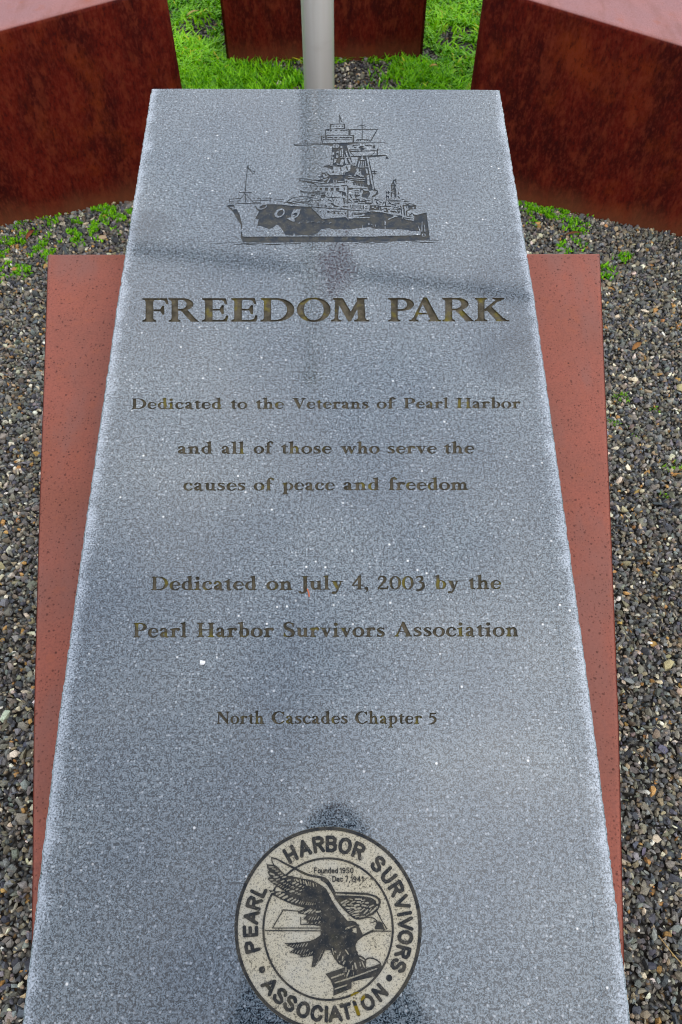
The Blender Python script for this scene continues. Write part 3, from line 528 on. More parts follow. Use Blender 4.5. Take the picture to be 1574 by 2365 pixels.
    for p,w in [([(1045,900),(1230,902)],16),([(1100,940),(1150,940)],12),([(1290,950),(1370,960)],14),([(1310,980),(1360,990)],14),([(1330,940),(1340,1000)],12),([(1180,990),(1250,990)],10),([(540,985),(560,1040)],12),([(580,985),(610,1010)],14),([(490,1030),(530,1045)],12)]: c.line(p,w)
    # bridge, guns and deckhouses
    c.frame(660, 390, 6.533)
    c.poly([(880,60),(990,20),(1030,20),(1000,90),(1200,120),(1200,200),(1230,280),(1010,240),(1020,190),(900,150)])
    c.poly([(640,120),(870,120),(940,180),(945,210),(590,225),(560,200),(630,150)])
    c.poly([(705,205),(715,165),(765,168),(770,205)],0); c.line([(728,185),(748,185)],24); c.line([(660,145),(625,205)],20,0); c.poly([(880,140),(945,180),(940,210),(890,210)],0); c.oval(912,190,14,16); c.line([(790,195),(870,195)],14,0)
    c.line([(215,140),(450,175),(600,205)],8); c.line([(205,180),(430,205),(590,228)],[14,10,10]); c.line([(212,142),(205,182)],18)
    for x in (235,285,325,365,405): c.line([(x+22,158+(x-235)*.14),(x+18,192+(x-235)*.12)],9)
    c.curve([(320,205),(420,225),(470,270)],[8,14,10]); c.line([(370,245),(380,310)],12); c.line([(450,170),(560,180)],12); c.line([(430,190),(580,205)],8,0)
    for p,w in [([(500,130),(540,110)],14),([(545,70),(600,60)],12),([(540,90),(560,140)],12),([(600,80),(590,110)],12),([(560,150),(630,130)],14),([(520,160),(560,165)],10),([(610,60),(640,100)],14)]: c.line(p,w)
    for x,w,h in ((528,18,30),(610,22,34),(695,22,36),(780,26,36)): c.rect(x-w,285,x+w,285+h*1.3)
    c.line([(470,262),(700,262)],11); c.line([(720,268),(800,268)],9); c.line([(840,248),(920,255),(935,290)],14); c.line([(880,285),(882,320)],12); c.line([(470,285),(440,310)],9)
    c.line([(220,338),(590,385)],8); c.line([(225,352),(560,398)],7); c.line([(220,330),(225,355)],14); c.line([(400,330),(600,358)],9); c.line([(400,345),(590,375)],7)
    c.poly([(370,390),(430,392),(435,415),(390,415)]); c.poly([(535,392),(600,395),(585,440),(520,435)]); c.poly([(765,335),(845,338),(905,360),(915,410),(850,415),(830,370)]); c.line([(835,350),(840,400)],9,0); c.oval(870,405,9,9,0)
    c.line([(620,365),(640,400)],10); c.line([(700,360),(685,420)],10); c.line([(670,350),(760,350)],7); c.curve([(600,425),(700,432),(830,440),(890,452)],[10,14,10,9])
    c.curve([(20,490),(80,450),(140,430),(280,420),(430,440)],[14,12,10,10,10]); c.poly([(0,495),(60,500),(100,490),(95,540),(50,525),(0,510)])
    for p,w in [([(120,455),(270,460)],9),([(290,440),(380,445)],8),([(110,490),(200,480)],10),([(140,500),(330,520)],13),([(220,490),(360,500)],8),([(340,490),(380,465),(395,480)],12),([(450,490),(520,465),(510,500)],14),([(330,540),(430,545)],10),([(480,520),(490,560)],14),([(600,560),(606,568)],26),([(640,465),(690,490)],14),([(700,450),(720,490)],11),([(760,465),(765,490)],12),([(640,520),(720,515)],9),([(690,530),(740,560)],24),([(720,575),(790,565)],14),([(770,530),(800,530)],9),([(870,450),(880,515)],22),([(905,465),(905,515)],12),([(860,570),(930,575)],18),([(800,590),(850,600)],9),([(390,560),(395,580)],9),([(400,590),(600,590)],8),([(500,545),(560,550)],8),([(650,565),(670,590)],10)]: c.line(p,w)
    c.line([(380,572),(660,598),(930,618),(1240,640)],[8,12,14,9]); c.poly([(925,285),(1010,285),(1005,315),(940,320),(940,520),(925,530)]); c.rect(925,620,942,735)
    for x,y,r in [(470,640,9),(520,645,7),(640,650,20),(730,668,18),(790,672,15),(845,675,12),(895,675,12),(1040,685,15)]: c.oval(x,y,r,r*.9)
    c.line([(670,660),(700,640),(800,645),(910,655)],9); c.line([(1000,665),(1180,665)],8); c.line([(1000,665),(1005,720)],8); c.line([(1060,690),(1150,688)],8)
    c.poly([(1120,300),(1140,290),(1180,330),(1250,330),(1270,380),(1230,440),(1150,430),(1130,400),(1040,440),(1030,390),(1110,390)]); c.line([(1145,340),(1130,390)],36,0)
    for p,w in [([(1040,330),(1100,330)],9),([(1040,355),(1100,352)],9),([(1045,380),(1100,375)],8),([(1040,325),(1045,390)],9),([(960,310),(1010,300)],13),([(970,400),(990,440)],16),([(960,390),(1010,395)],9),([(950,460),(990,490)],13),([(945,510),(1000,515)],10),([(1010,465),(1070,470)],16),([(1040,500),(1080,495)],24),([(1100,455),(1110,490)],18),([(1140,490),(1200,495)],22),([(1090,520),(1180,525)],10),([(1210,450),(1290,455)],9),([(1200,480),(1270,480)],9),([(1200,520),(1280,525)],26),([(1010,560),(1130,560)],14),([(1010,590),(1130,590)],10),([(1005,550),(1010,610)],9),([(1130,555),(1135,610)],9),([(1165,560),(1165,605)],22),([(1195,565),(1225,575)],9),([(1195,600),(1230,605)],11),([(970,545),(985,600)],12),([(930,90),(1000,110)],8),([(1010,210),(1210,250)],18),([(940,290),(1230,300)],8)]: c.line(p,w)
    for p,w in [([(940,130),(1190,150)],10),([(960,160),(1190,180)],9),([(1040,220),(1050,250)],9),([(1080,225),(1085,260)],9),([(1120,230),(1125,260)],9),([(1160,235),(1165,270)],9),([(950,100),(990,110)],14),([(1060,60),(1040,100)],24),([(1120,50),(1130,110)],26),([(1100,95),(1160,110)],18)]: c.line(p,w,0)
    c.poly([(1200,80),(1255,85),(1330,300),(1390,330),(1390,380),(1340,420),(1300,430),(1310,520),(1290,520),(1290,420),(1350,380),(1370,335),(1250,330),(1220,260),(1200,200)]); c.line([(1235,110),(1245,230)],36,0); c.line([(1275,100),(1315,300)],24,0); c.line([(1290,340),(1350,350)],30,0); c.line([(1255,100),(1300,290)],11); c.line([(1295,95),(1335,300)],11)
    c.poly([(1270,550),(1400,550),(1410,620),(1250,630)]); c.oval(1310,580,18,12,0); c.oval(1345,600,16,10,0); c.oval(1370,570,10,14,0)
    c.frame(820, 400, 7.84)
    c.poly([(640,215),(660,190),(690,120),(745,105),(745,190),(725,260),(740,300),(745,440),(640,440),(640,330),(655,300)])
    for p,w in [([(710,150),(725,200)],22),([(680,240),(680,280)],26),([(650,330),(700,320)],14),([(660,360),(700,355)],12),([(685,390),(685,440)],40),([(660,210),(710,215)],8)]: c.line(p,w,0)
    c.line([(680,245),(682,275)],14)
    for p,w in [([(560,330),(560,380)],14),([(600,330),(605,375)],18),([(560,350),(625,350)],12),([(560,420),(605,420),(600,450)],18),([(560,400),(560,490)],16),([(580,490),(820,500)],13),([(780,350),(790,385)],16),([(770,420),(800,450)],18),([(640,520),(800,520)],13),([(590,470),(720,465)],10),([(360,480),(410,490)],24),([(420,480),(500,490)],9),([(380,520),(400,550)],22),([(430,520),(480,535)],13),([(410,560),(460,565)],10),([(500,560),(520,520)],14),([(540,520),(550,590)],22),([(590,560),(640,545)],18),([(600,510),(640,560)],14),([(660,570),(800,545)],16),([(680,600),(740,580)],14),([(770,590),(780,610)],14),([(740,620),(840,650)],14),([(660,650),(830,655)],16),([(810,590),(830,620)],18),([(690,630),(730,610)],14),([(450,600),(640,605)],16),([(445,600),(470,670)],24),([(490,660),(540,640)],16),([(560,640),(580,690)],30),([(600,655),(620,655)],16),([(520,690),(600,705)],14),([(650,690),(690,700)],30),([(710,690),(740,710)],24),([(770,680),(780,720)],22),([(800,680),(800,720)],12),([(830,660),(840,740)],20),([(880,650),(890,760)],22),([(860,580),(940,600)],13),([(870,600),(870,640)],22),([(930,600),(930,630)],14),([(930,690),(930,760)],26),([(880,510),(980,520)],14),([(840,470),(900,490)],13),([(870,540),(930,550)],11),([(980,760),(1030,730)],22),([(940,780),(1010,790)],13),([(20,470),(60,490)],22),([(70,520),(130,500)],14),([(150,480),(200,500)],16)]: c.line(p,w)
    c.poly([(900,570),(980,545),(1105,580),(1095,650),(1000,660),(940,690),(950,640)]); c.line([(980,570),(1030,575)],22,0); c.oval(1050,628,18,16,0); c.line([(940,600),(955,650)],18,0)
    return c
# ================================================================ the setting
ground = mesh_ob('ground', [(-60,-30,0),(60,-30,0),(60,90,0),(-60,90,0)], [(0,1,2,3)], mat_ground()); tag(ground, kind='structure')
dome_far = None

# ---------------------------------------------------------------- steel blocks round the flagpole
RUST = mat_rust('weathering_steel', pits=False, top=(.33,.155,.145), top2=(.29,.15,.15)); RUST_TOP = mat_rust('weathering_steel_pitted')
def prism(name, plan, tops, mat, rv=.03, rt=.012, z0=-.04, seg=4):
    """an upright block on a polygonal plan (counter-clockwise), its top edge at the given heights, corners and arrises rounded"""
    bm = bmesh.new(); n = len(plan)
    lo = [bm.verts.new((x,y,z0)) for x,y in plan]; hi = [bm.verts.new((x,y,z)) for (x,y),z in zip(plan,tops)]
    bm.faces.new(lo[::-1]); tf = bm.faces.new(hi)
    for i in range(n): bm.faces.new((lo[i],lo[(i+1)%n],hi[(i+1)%n],hi[i]))
    bm.normal_update(); ve = [e for e in bm.edges if abs(e.verts[0].co.z-e.verts[1].co.z) > .2 and (e.verts[0].co.xy-e.verts[1].co.xy).length < .01]
    bmesh.ops.bevel(bm, geom=ve, offset=rv, segments=seg, affect='EDGES', profile=.5); bm.normal_update()
    te = [e for e in bm.edges if len(e.link_faces) == 2 and any(f.normal.z > .8 for f in e.link_faces) and not all(f.normal.z > .8 for f in e.link_faces)]
    bmesh.ops.bevel(bm, geom=te, offset=rt, segments=3, affect='EDGES', profile=.5)
    o = bm_ob(name, bm, mat); 
    for p in o.data.polygons: p.use_smooth = p.area < .02
    return o
def wedge(base, along, back, L0, L1, d0, d1, za, slope):
    a, b = Vector(along).normalized(), Vector(back).normalized(); P = Vector(base)
    c = [P+a*L0, P+a*L1, P+a*L1+b*d1, P+a*L0+b*d0]; return [(p.x,p.y) for p in c], [za-slope*L0, za-slope*L1, za-slope*L1, za-slope*L0]
pl, tz = wedge((-.490,2.4488), (-.9449,-.3275), (-.3275,.9449), 0, 1.35, .95, .62, .630, .100)
b = prism('steel_block', pl[::-1], tz[::-1], RUST); tag(b, 'dark rust red steel block lying to the left of the flagpole', 'steel block', 'rusted steel blocks round the flagpole')
pl, tz = wedge((.396,2.4405), (.940,-.340), (.340,.940), 0, 1.4, .95, .62, .634, .121)
b = prism('steel_block', pl, tz, RUST); tag(b, 'dark rust red steel block lying to the right of the flagpole', 'steel block', 'rusted steel blocks round the flagpole')
pl, tz = wedge((-.4650,3.2905), (.8020,.0525), (-.0525,.802), 0, .8015, 1.4, 1.4, .63, 0)
pl[2] = (.28,4.7); pl[3] = (-.36,4.68); tz = [.63,.63,.5,.5]
b = prism('steel_block', pl, tz, RUST, rv=.012); tag(b, 'rust brown steel block standing behind the flagpole with grass at its foot', 'steel block', 'rusted steel blocks round the flagpole')

# the block that carries the stone: its top falls towards the reader, its flanks converge
SLAB = Matrix(((.9998,0,.0200,-.0199),(.0031,.9877,-.1564,.5737),(-.0197,.1564,.9875,.7695),(0,0,0,1)))
ys = np.linspace(1.122, -.10, 15)
def ped_edge(y, side):
    t = np.array([1.122,.622,.322,.126,-.12]); x = np.array([-.502,-.436,-.394,-.363,-.326]) if side < 0 else np.array([.452,.396,.362,.336,.305])
    return float(np.interp(-y, -t, x))
def ped_top(x, y):
    n = SLAB.col[2].xyz; p = SLAB.col[3].xyz - n*.1; return p.z-(n.x*(x-p.x)+n.y*(y-p.y))/n.z
plan = [(ped_edge(y,-1), y-.009*max(y,0)) for y in ys]+[(ped_edge(y,1), y+.011*max(y,0)) for y in ys[::-1]]
ped = prism('steel_pedestal', plan, [ped_top(x,y) for x,y in plan], RUST_TOP, rv=.0, rt=.008)
tag(ped, 'rust pink pitted steel pedestal under the granite slab, broad at the far end', 'pedestal')

# ---------------------------------------------------------------- the granite slab (local axes: x across, y up the slab, z out of its face)
GR = mat_granite()
EY = [.8134,.3406,-.0138,-.2874,-.5674,-.71]; LX = [-.3113,-.3138,-.3116,-.3080,-.2991,-.2935]; RX = [.3008,.3137,.3157,.3169,.3141,.3125]
def edge_x(y, side): return float(np.interp(-y, [-e for e in EY], LX if side < 0 else RX))
def build_slab():
    NY = 360; cols = [0,.0022,.006,.012,.02,.027,.0285,.05]; V, F, A = [], [], []
    rows = [0,.0016]+list(np.linspace(.006, 1.52, NY)); jl = np.cumsum(rng.normal(0,.00022,len(rows))); jr = np.cumsum(rng.normal(0,.00022,len(rows)))
    k = np.ones(9)/9; jl = jl-np.convolve(np.pad(jl,4,'edge'),k,'valid'); jr = jr-np.convolve(np.pad(jr,4,'edge'),k,'valid'); jl += rng.normal(0,.00030,len(rows)); jr += rng.normal(0,.00030,len(rows))
    for i, r in enumerate(rows):
        yb = -r; l = edge_x(.815+yb,-1)+jl[i]; rr = edge_x(.815+yb,1)+jr[i]; xs = [l+c for c in cols]+[rr-c for c in cols[::-1]]
        for j, x in enumerate(xs):
            top = np.interp(x, [-.3113,.0199,.3008], [.8134,.8252,.8266])
            y = top+yb; e = min(cols[j] if j < len(cols) else cols[2*len(cols)-1-j], r+.016)
            z = -.0020 if j in (0,len(xs)-1) or i == 0 else 0.0; q = min(j, len(xs)-1-j); z = z if q < 6 or i < 5 else (-.0003 if q == 6 or i == 5 else -.006); V.append((x,y,z)); A.append(e)
    nc = 2*len(cols)
    for i in range(len(rows)-1):
        for j in range(nc-1): F.append((i*nc+j,(i+1)*nc+j,(i+1)*nc+j+1,i*nc+j+1))
    rim = [j for j in range(nc)]+[i*nc+nc-1 for i in range(1,len(rows))]+[(len(rows)-1)*nc+j for j in range(nc-2,-1,-1)]+[i*nc for i in range(len(rows)-2,0,-1)]
    o = len(V)
    for q in rim: x,y,z = V[q]; V.append((x,y,-.097)); A.append(.004)
    m = len(rim)
    for i in range(m): F.append((rim[i],rim[(i+1)%m],o+(i+1)%m,o+i))
    F.append(tuple(range(o,o+m))[::-1])
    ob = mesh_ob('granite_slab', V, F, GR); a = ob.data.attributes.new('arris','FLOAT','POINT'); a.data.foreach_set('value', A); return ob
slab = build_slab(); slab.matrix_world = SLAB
tag(slab, 'long grey granite slab carved with a battleship, a dedication and a round eagle seal', 'memorial slab')
HM = (8.0798916842e-04,7.3098690648e-06,-6.1625177482e-01,7.5339241046e-06,-8.9165261579e-04,1.0487137072e+00,-1.7376599917e-05,3.6718342259e-04)
def rub(P, z):
    """from the units of the tracing to metres on the face of the slab"""
    P = np.asarray(P, float); d = HM[6]*P[:,0]+HM[7]*P[:,1]+1; return np.c_[(HM[0]*P[:,0]+HM[1]*P[:,1]+HM[2])/d, (HM[3]*P[:,0]+HM[4]*P[:,1]+HM[5])/d, np.full(len(P), z)]
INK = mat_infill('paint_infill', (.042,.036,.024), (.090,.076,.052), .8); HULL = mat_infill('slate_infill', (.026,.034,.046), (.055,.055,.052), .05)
_l = rub([(826,2302),(824,2334)], 0)
SEALINK = mat_infill('seal_infill', (.014,.017,.021), (.040,.038,.034), .08, [(_l[0][0],_l[0][1],.0045), (_l[1][0],_l[1][1],.0045)])
def carve(name, P, F, S, mat, z0, z1, label=None, parent=None):
    """a carved piece: its face at depth z0, its walls running to depth z1"""
    n = len(P); V = np.vstack([rub(P, z0), rub(P, z1)]); up = (z1 > z0); G = [f[::-1] for f in F]+[(a,b,b+n,a+n) if up else (b,a,a+n,b+n) for a, b in S]
    o = mesh_ob(name, V, G, mat, parent or slab)
    if label: o['label'] = label
    return o
LINES = [
 ('big serif capitals reading FREEDOM PARK', [('F',327.9,388.7,742.6,53.6),('R',388.7,459.5,742.6,53.6),('E',465.9,527,742.5,53.6),('E',533.2,594.4,742.4,53.6),('D',601.4,679.7,742.3,53.6),('O',684.8,763,742.2,53.6),('M',763.5,852.5,742.1,53.6),('P',895.6,955.8,742,53.6),('A',944.4,1018.4,741.9,53.6),('R',1020.7,1096,741.9,53.6),('K',1096,1175.7,741.8,53.6)]),
 ('carved line reading Dedicated to the Veterans of Pearl Harbor', [('Dedicated',303.5,511.8,944.4,24),('to',532.2,570.9,944.2,24),('the',590.4,655.7,944,24),('Veterans',675.2,850.8,943.7,24),('of',869.2,912.9,943.4,24),('Pearl',932.2,1035.4,943.2,24),('Harbor',1053.7,1201.6,942.9,24)]),
 ('carved line reading and all of those who serve the', [('and',409.9,490.2,1047.8,26.3),('all',510.9,564.3,1047.7,26.3),('of',585.3,631.1,1047.6,26.3),('those',649.1,766,1047.5,26.3),('who',785.9,876.2,1047.4,26.3),('serve',894.6,1008.4,1047.3,26.3),('the',1025.3,1095,1047.2,26.3)]),
 ('carved line reading causes of peace and freedom', [('causes',422.5,566.4,1132.9,27.5),('of',585.3,632.3,1132.7,27.5),('peace',651.2,772.8,1132.4,27.5),('and',792.6,876.2,1132,27.5),('freedom',896.1,1080.4,1131.7,27.5)]),
 ('carved line reading Dedicated on July 4, 2003 by the', [('Dedicated',348.4,592.8,1362.8,31),('on',614.5,674.9,1362.4,31),('July',688.7,792.5,1361.8,31),('4,',811.3,850.3,1361.4,31),('2003',871.9,980.7,1361,31),('by',1002.3,1060.7,1360.7,31),('the',1081.7,1157.3,1360.4,31)]),
 ('carved line reading Pearl Harbor Survivors Association', [('Pearl',307.3,431.4,1471.9,33),('Harbor',454.6,632.1,1471.4,33),('Survivors',653.5,888.4,1470.7,33),('Association',910,1197.1,1469.9,33)]),
 ('carved line reading North Cascades Chapter 5', [('North',500.1,609.3,1671.6,28),('Cascades',626.9,802.7,1671.5,28),('Chapter',819.6,974.1,1671.4,28),('5',988.6,1008.3,1671,26)])]
FACE = Canvas(70, 200, 1452, 2440, 2.0, 2)
def open_face():
    """the part of the face inside the arrises, row by row"""
    q = FACE.p*FACE.ss
    for i in range(FACE.g.shape[0]):
        y = FACE.y0+(i+.5)/q; p = rub([(760, y)], 0)[0]
        if p[1] > .8266-.0165 or p[1] < -.69: continue
        x = []
        for sd, ins in ((-1,.0275),(1,-.0275)):
            u = edge_x(p[1], sd)+ins; px = 760+(u-p[0])/(rub([(761,y)],0)[0][0]-p[0])
            for _ in range(2): px += (u-rub([(px,y)],0)[0][0])/(rub([(px+1,y)],0)[0][0]-rub([(px,y)],0)[0][0])
            x.append(px)
        a, e = max(int((x[0]-FACE.x0)*q),0), max(int((x[1]-FACE.x0)*q),0); FACE.g[i, a:e] = True
        if p[1] > .78:
            Q = rub(np.c_[FACE.x0+(np.arange(a,e)+.5)/q, np.full(e-a,y)], 0); FACE.g[i, a:e] = Q[:,1] < np.interp(Q[:,0], [-.3113,.0199,.3008], [.8134,.8252,.8266])-.0165
open_face()
for lab, words in LINES:
    V, F, S = np.zeros((0,2)), [], []
    for t, x0, x1, b, cap in words:
        P, fs, sg = word_mesh(t, x0, x1, b, cap); F += [tuple(i+len(V) for i in f) for f in fs]; S += [(p+len(V), q+len(V)) for p, q in sg]; V = np.vstack([V, P])
        L, k, sh = layout(t, x0, x1)
        for ch, adv in L: stamp(FACE, glyph(ch)[3], lambda x: (x-sh)/k-adv, lambda y: (b-y)/cap*100, (sh+(adv-20)*k, b-1.2*cap, sh+(adv+135)*k, b+.42*cap))
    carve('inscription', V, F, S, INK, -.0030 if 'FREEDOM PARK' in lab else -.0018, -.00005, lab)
c = draw_ship(); stamp(FACE, c, lambda x: x, lambda y: y, (482,256,1026,572)); P, F = c.outline(); carve('battleship_carving', P, F, c.rim, HULL, -.0010, -.00005)
t = np.linspace(0, 2*math.pi, 160, endpoint=False); K = 1.0943
P = np.c_[757.2+216.5*np.cos(t), 2146+216.5*K*np.sin(t)]
disc = Canvas(530,1895,985,2400,2,2); disc.poly(P); stamp(FACE, disc, lambda x: x, lambda y: y, (530,1895,985,2400))
P = np.vstack([P, [[757.2,2146]]]); seal = carve('round_seal', P, [(i,(i+1)%160,160) for i in range(160)][::1], [(i,(i+1)%160) for i in range(160)], mat_seal(), -.0010, -.00005)
c = draw_seal(1,1,K); P, F = c.outline(); carve('eagle_and_lettering', P, F, [(q,p) for p,q in c.rim], SEALINK, -.0002, -.0010, None, seal)
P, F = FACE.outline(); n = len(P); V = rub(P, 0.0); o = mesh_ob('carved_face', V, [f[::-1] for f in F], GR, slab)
at = o.data.attributes.new('arris','FLOAT','POINT'); at.data.foreach_set('value', np.full(n,.06,np.float32)); FACE = None

# ---------------------------------------------------------------- flagpole, flag, cable
PX, PY = -.0634, 2.30
fp = empty('flagpole', (PX,PY,0)); tag(fp, 'plain brushed aluminium flagpole standing between the rusted steel blocks', 'flagpole')
ALU = mat_alu()
V, F = tube([(0,0,-.02),(0,0,1.4),(0,0,3.86)], [.0442,.0442,.026], 48); mesh_ob('shaft', V, F, ALU, fp, True)
bm = bmesh.new(); bmesh.ops.create_uvsphere(bm, u_segments=20, v_segments=12, radius=.05, matrix=Matrix.Translation((0,0,3.92))); bm_ob('finial', bm, mat_plain('gilt_ball', (.35,.28,.12), (.45,.36,.16), 8, .35, 1), fp, True)
V, F = tube([(0,0,.0),(0,0,.05)], [.085,.075], 32); mesh_ob('base_collar', V, F, ALU, fp, True)
V, F = tube([(.055+.004*math.sin(i),0.0,1.5+i*.16) for i in range(15)], .004, 6); mesh_ob('halyard', V, F, mat_plain('rope', (.4,.38,.34), (.5,.48,.43), 60), fp, True)
def build_flag():
    V, F = [], []; nu, nv = 22, 40
    for i in range(nu+1):
        for j in range(nv+1):
            u, v = i/nu, j/nv; fold = math.sin(v*14+u*1.2)*.022*(.3+v); x = .02+.15*v*(1-.45*u)+.02*math.sin(u*5+v*3); z = 3.10-.36*u-.22*v*v-.05*v; V.append((x, fold, z-2.8))
    for i in range(nu):
        for j in range(nv): a = i*(nv+1)+j; F.append((a,a+1,a+nv+2,a+nv+1))
    M = Mat('flag_cloth', .85, .2); o = M.obj(); xyz = M.sep(o); s = M.math('SINE', M.math('MULTIPLY', xyz[2], 110)); M.color(M.mix(M.ramp(s, .35, .6), (.50,.12,.13), (.75,.66,.64)))
    o = mesh_ob('flag', V, F, M.m, None, True); o.location = (PX+.03,PY,2.8); m = o.modifiers.new('cloth','SOLIDIFY'); m.thickness = .002; return o
tag(build_flag(), 'limp red and white striped flag hanging half way up the flagpole', 'flag')

V, F = tube([(x, 4.683-.103*x, 6.5+.0045*x*x) for x in np.linspace(-16,16,33)], .055, 10)
cable = mesh_ob('overhead_cable', V, F, mat_plain('black_sheath', (.012,.012,.013), (.02,.02,.02), 5, .6), None, True); tag(cable, 'thick black overhead cable crossing above the memorial, mirrored in the granite', 'cable')

# ---------------------------------------------------------------- gravel, moss, lawn, litter
def inside_poly(X, Y, poly):
    m = np.zeros(X.shape, bool); n = len(poly)
    for i in range(n):
        (xa,ya),(xb,yb) = poly[i], poly[(i+1)%n]
        if ya != yb: m ^= ((ya <= Y) != (yb <= Y)) & (X < (xb-xa)*(Y-ya)/(yb-ya)+xa)
    return m
L_PL = [(-.52,2.47),(-1.76,2.03),(-2.0,2.6),(-.83,3.3)]; R_PL = [(.42,2.46),(1.71,1.99),(1.95,2.6),(.74,3.3)]; B_PL = [(-.44,3.32),(.31,3.36),(.26,4.68),(-.34,4.66)]
P_PL = [(ped_edge(y,-1)+.03, y-.03) for y in ys]+[(ped_edge(y,1)-.03, y-.03) for y in ys[::-1]]
def free(X, Y, with_ped=True):
    m = ~inside_poly(X,Y,L_PL) & ~inside_poly(X,Y,R_PL) & ~inside_poly(X,Y,B_PL)
    return m & ~inside_poly(X,Y,P_PL) if with_ped else m
def vnoise(X, Y, s, seed=0): return np.array([mnoise.noise((x*s+seed, y*s-seed, seed*.7)) for x, y in zip(X, Y)])
ICO_V = np.array([(0,-.5257,.8507),(.8507,0,.5257),(.8507,0,-.5257),(-.8507,0,-.5257),(-.8507,0,.5257),(-.5257,.8507,0),(.5257,.8507,0),(.5257,-.8507,0),(-.5257,-.8507,0),(0,-.5257,-.8507),(0,.5257,-.8507),(0,.5257,.8507)])
def _ico():
    F = []; D = np.linalg.norm(ICO_V[:,None]-ICO_V[None], axis=2)
    for i in range(12):
        for j in range(i+1,12):
            for k in range(j+1,12):
                if D[i,j] < 1.1 and D[j,k] < 1.1 and D[i,k] < 1.1:
                    n = np.cross(ICO_V[j]-ICO_V[i], ICO_V[k]-ICO_V[i]); F.append((i,j,k) if n@ICO_V[i] > 0 else (i,k,j))
    return np.array(F)
ICO_F = _ico()
def rotations(n):
    q = rng.normal(size=(n,4)); q /= np.linalg.norm(q,axis=1)[:,None]; a,b,c,d = q.T
    return np.stack([np.stack([1-2*(c*c+d*d),2*(b*c-a*d),2*(b*d+a*c)],1),np.stack([2*(b*c+a*d),1-2*(b*b+d*d),2*(c*d-a*b)],1),np.stack([2*(b*d-a*c),2*(c*d+a*b),1-2*(b*b+c*c)],1)],1)
def build_gravel():
    g = .0080; X, Y = np.meshgrid(np.arange(-2.0,2.0,g), np.arange(-.35,3.36,g)); X = X.ravel(); Y = Y.ravel()
    X = X+rng.uniform(-.6,.6,X.size)*g; Y = Y+rng.uniform(-.6,.6,Y.size)*g
    m = (np.abs(X) < .85+.38*np.maximum(Y,0)) & free(X,Y) & ((Y < 2.75) | ((np.abs(X+.06) < .5) & (rng.random(X.size) < .35))); X, Y = X[m], Y[m]; n = X.size
    s = rng.lognormal(math.log(.0047), .34, n).clip(.0026,.0105); shp = rng.uniform(.62,1.25,(n,3)); shp[:,2] *= rng.uniform(.4,.9,n); shp[:,0] *= rng.uniform(1,1.45,n)
    V = ICO_V[None]*(1+rng.normal(0,.26,(n,12,1))).clip(.45,1.5)*shp[:,None,:]*s[:,None,None]; V = np.einsum('nij,nkj->nki', rotations(n), V)
    V += np.stack([X,Y,rng.uniform(-.0015,.008,n)],1)[:,None,:]
    pal = np.array([(.030,.034,.042),(.055,.058,.060),(.085,.085,.080),(.12,.115,.10),(.085,.076,.060),(.17,.145,.10),(.21,.125,.045),(.30,.28,.23),(.36,.345,.315),(.10,.11,.115),(.045,.05,.065)])
    pr = np.array([.12,.15,.17,.15,.11,.06,.028,.05,.018,.13,.06]); pr /= pr.sum(); T = np.array((2.05,1.98,1.84))*pal[rng.choice(len(pal), n, p=pr)]*rng.uniform(.7,1.3,(n,1))*rng.normal(1,.05,(n,3))
    tint = np.repeat(T.clip(.01,.8), 12, 0); tr = (ICO_F[None]+12*np.arange(n)[:,None,None]).reshape(-1,3)
    M = Mat('crushed_stone', .75, .35); o = M.obj(); f = M.noise(o, 420, 3, .7); M.color(M.mix(1.0, M.attr('tint').outputs['Color'], M.mix(M.ramp(f,.3,.7), (.62,.62,.62), (1.3,1.28,1.24)), 'MULTIPLY'))
    return big_mesh('gravel', V.reshape(-1,3), tr, tint, M.m)
tag(build_gravel(), 'loose grey and tan crushed gravel round the steel pedestal', 'gravel', kind='stuff')
def blades(name, X, Y, H, W, T, lean, mat, z=0.0):
    n = X.size; a = rng.uniform(0,2*math.pi,n); dx, dy = np.cos(a), np.sin(a); b = a+math.pi/2+rng.normal(0,.5,n); lx, ly = np.cos(b)*lean*H, np.sin(b)*lean*H
    P = lambda t, k, sgn: np.stack([X+lx*t*t+sgn*dx*W*k, Y+ly*t*t+sgn*dy*W*k, z+H*t*(1-.25*lean*t)], 1)
    V = np.stack([P(0,.5,-1),P(0,.5,1),P(.5,.45,-1),P(.5,.45,1),P(1,0,1)],1).reshape(-1,3); f = np.array([(0,1,3),(0,3,2),(2,3,4)])
    tr = (f[None]+5*np.arange(n)[:,None,None]).reshape(-1,3); return big_mesh(name, V, tr, np.repeat(T,5,0), mat)
def mat_leaf(name):
    M = Mat(name, .55, .4); c = M.attr('tint').outputs['Color']; M.color(c); tr = M.n('ShaderNodeBsdfTranslucent'); M.put(tr.inputs[0], c); mx = M.n('ShaderNodeMixShader'); mx.inputs[0].default_value = .3
    M.t.links.new(M.b.outputs[0], mx.inputs[1]); M.t.links.new(tr.outputs[0], mx.inputs[2]); M.t.links.new(mx.outputs[0], M.t.nodes['Material Output'].inputs[0]); return M.m
LEAF = mat_leaf('grass_blade')
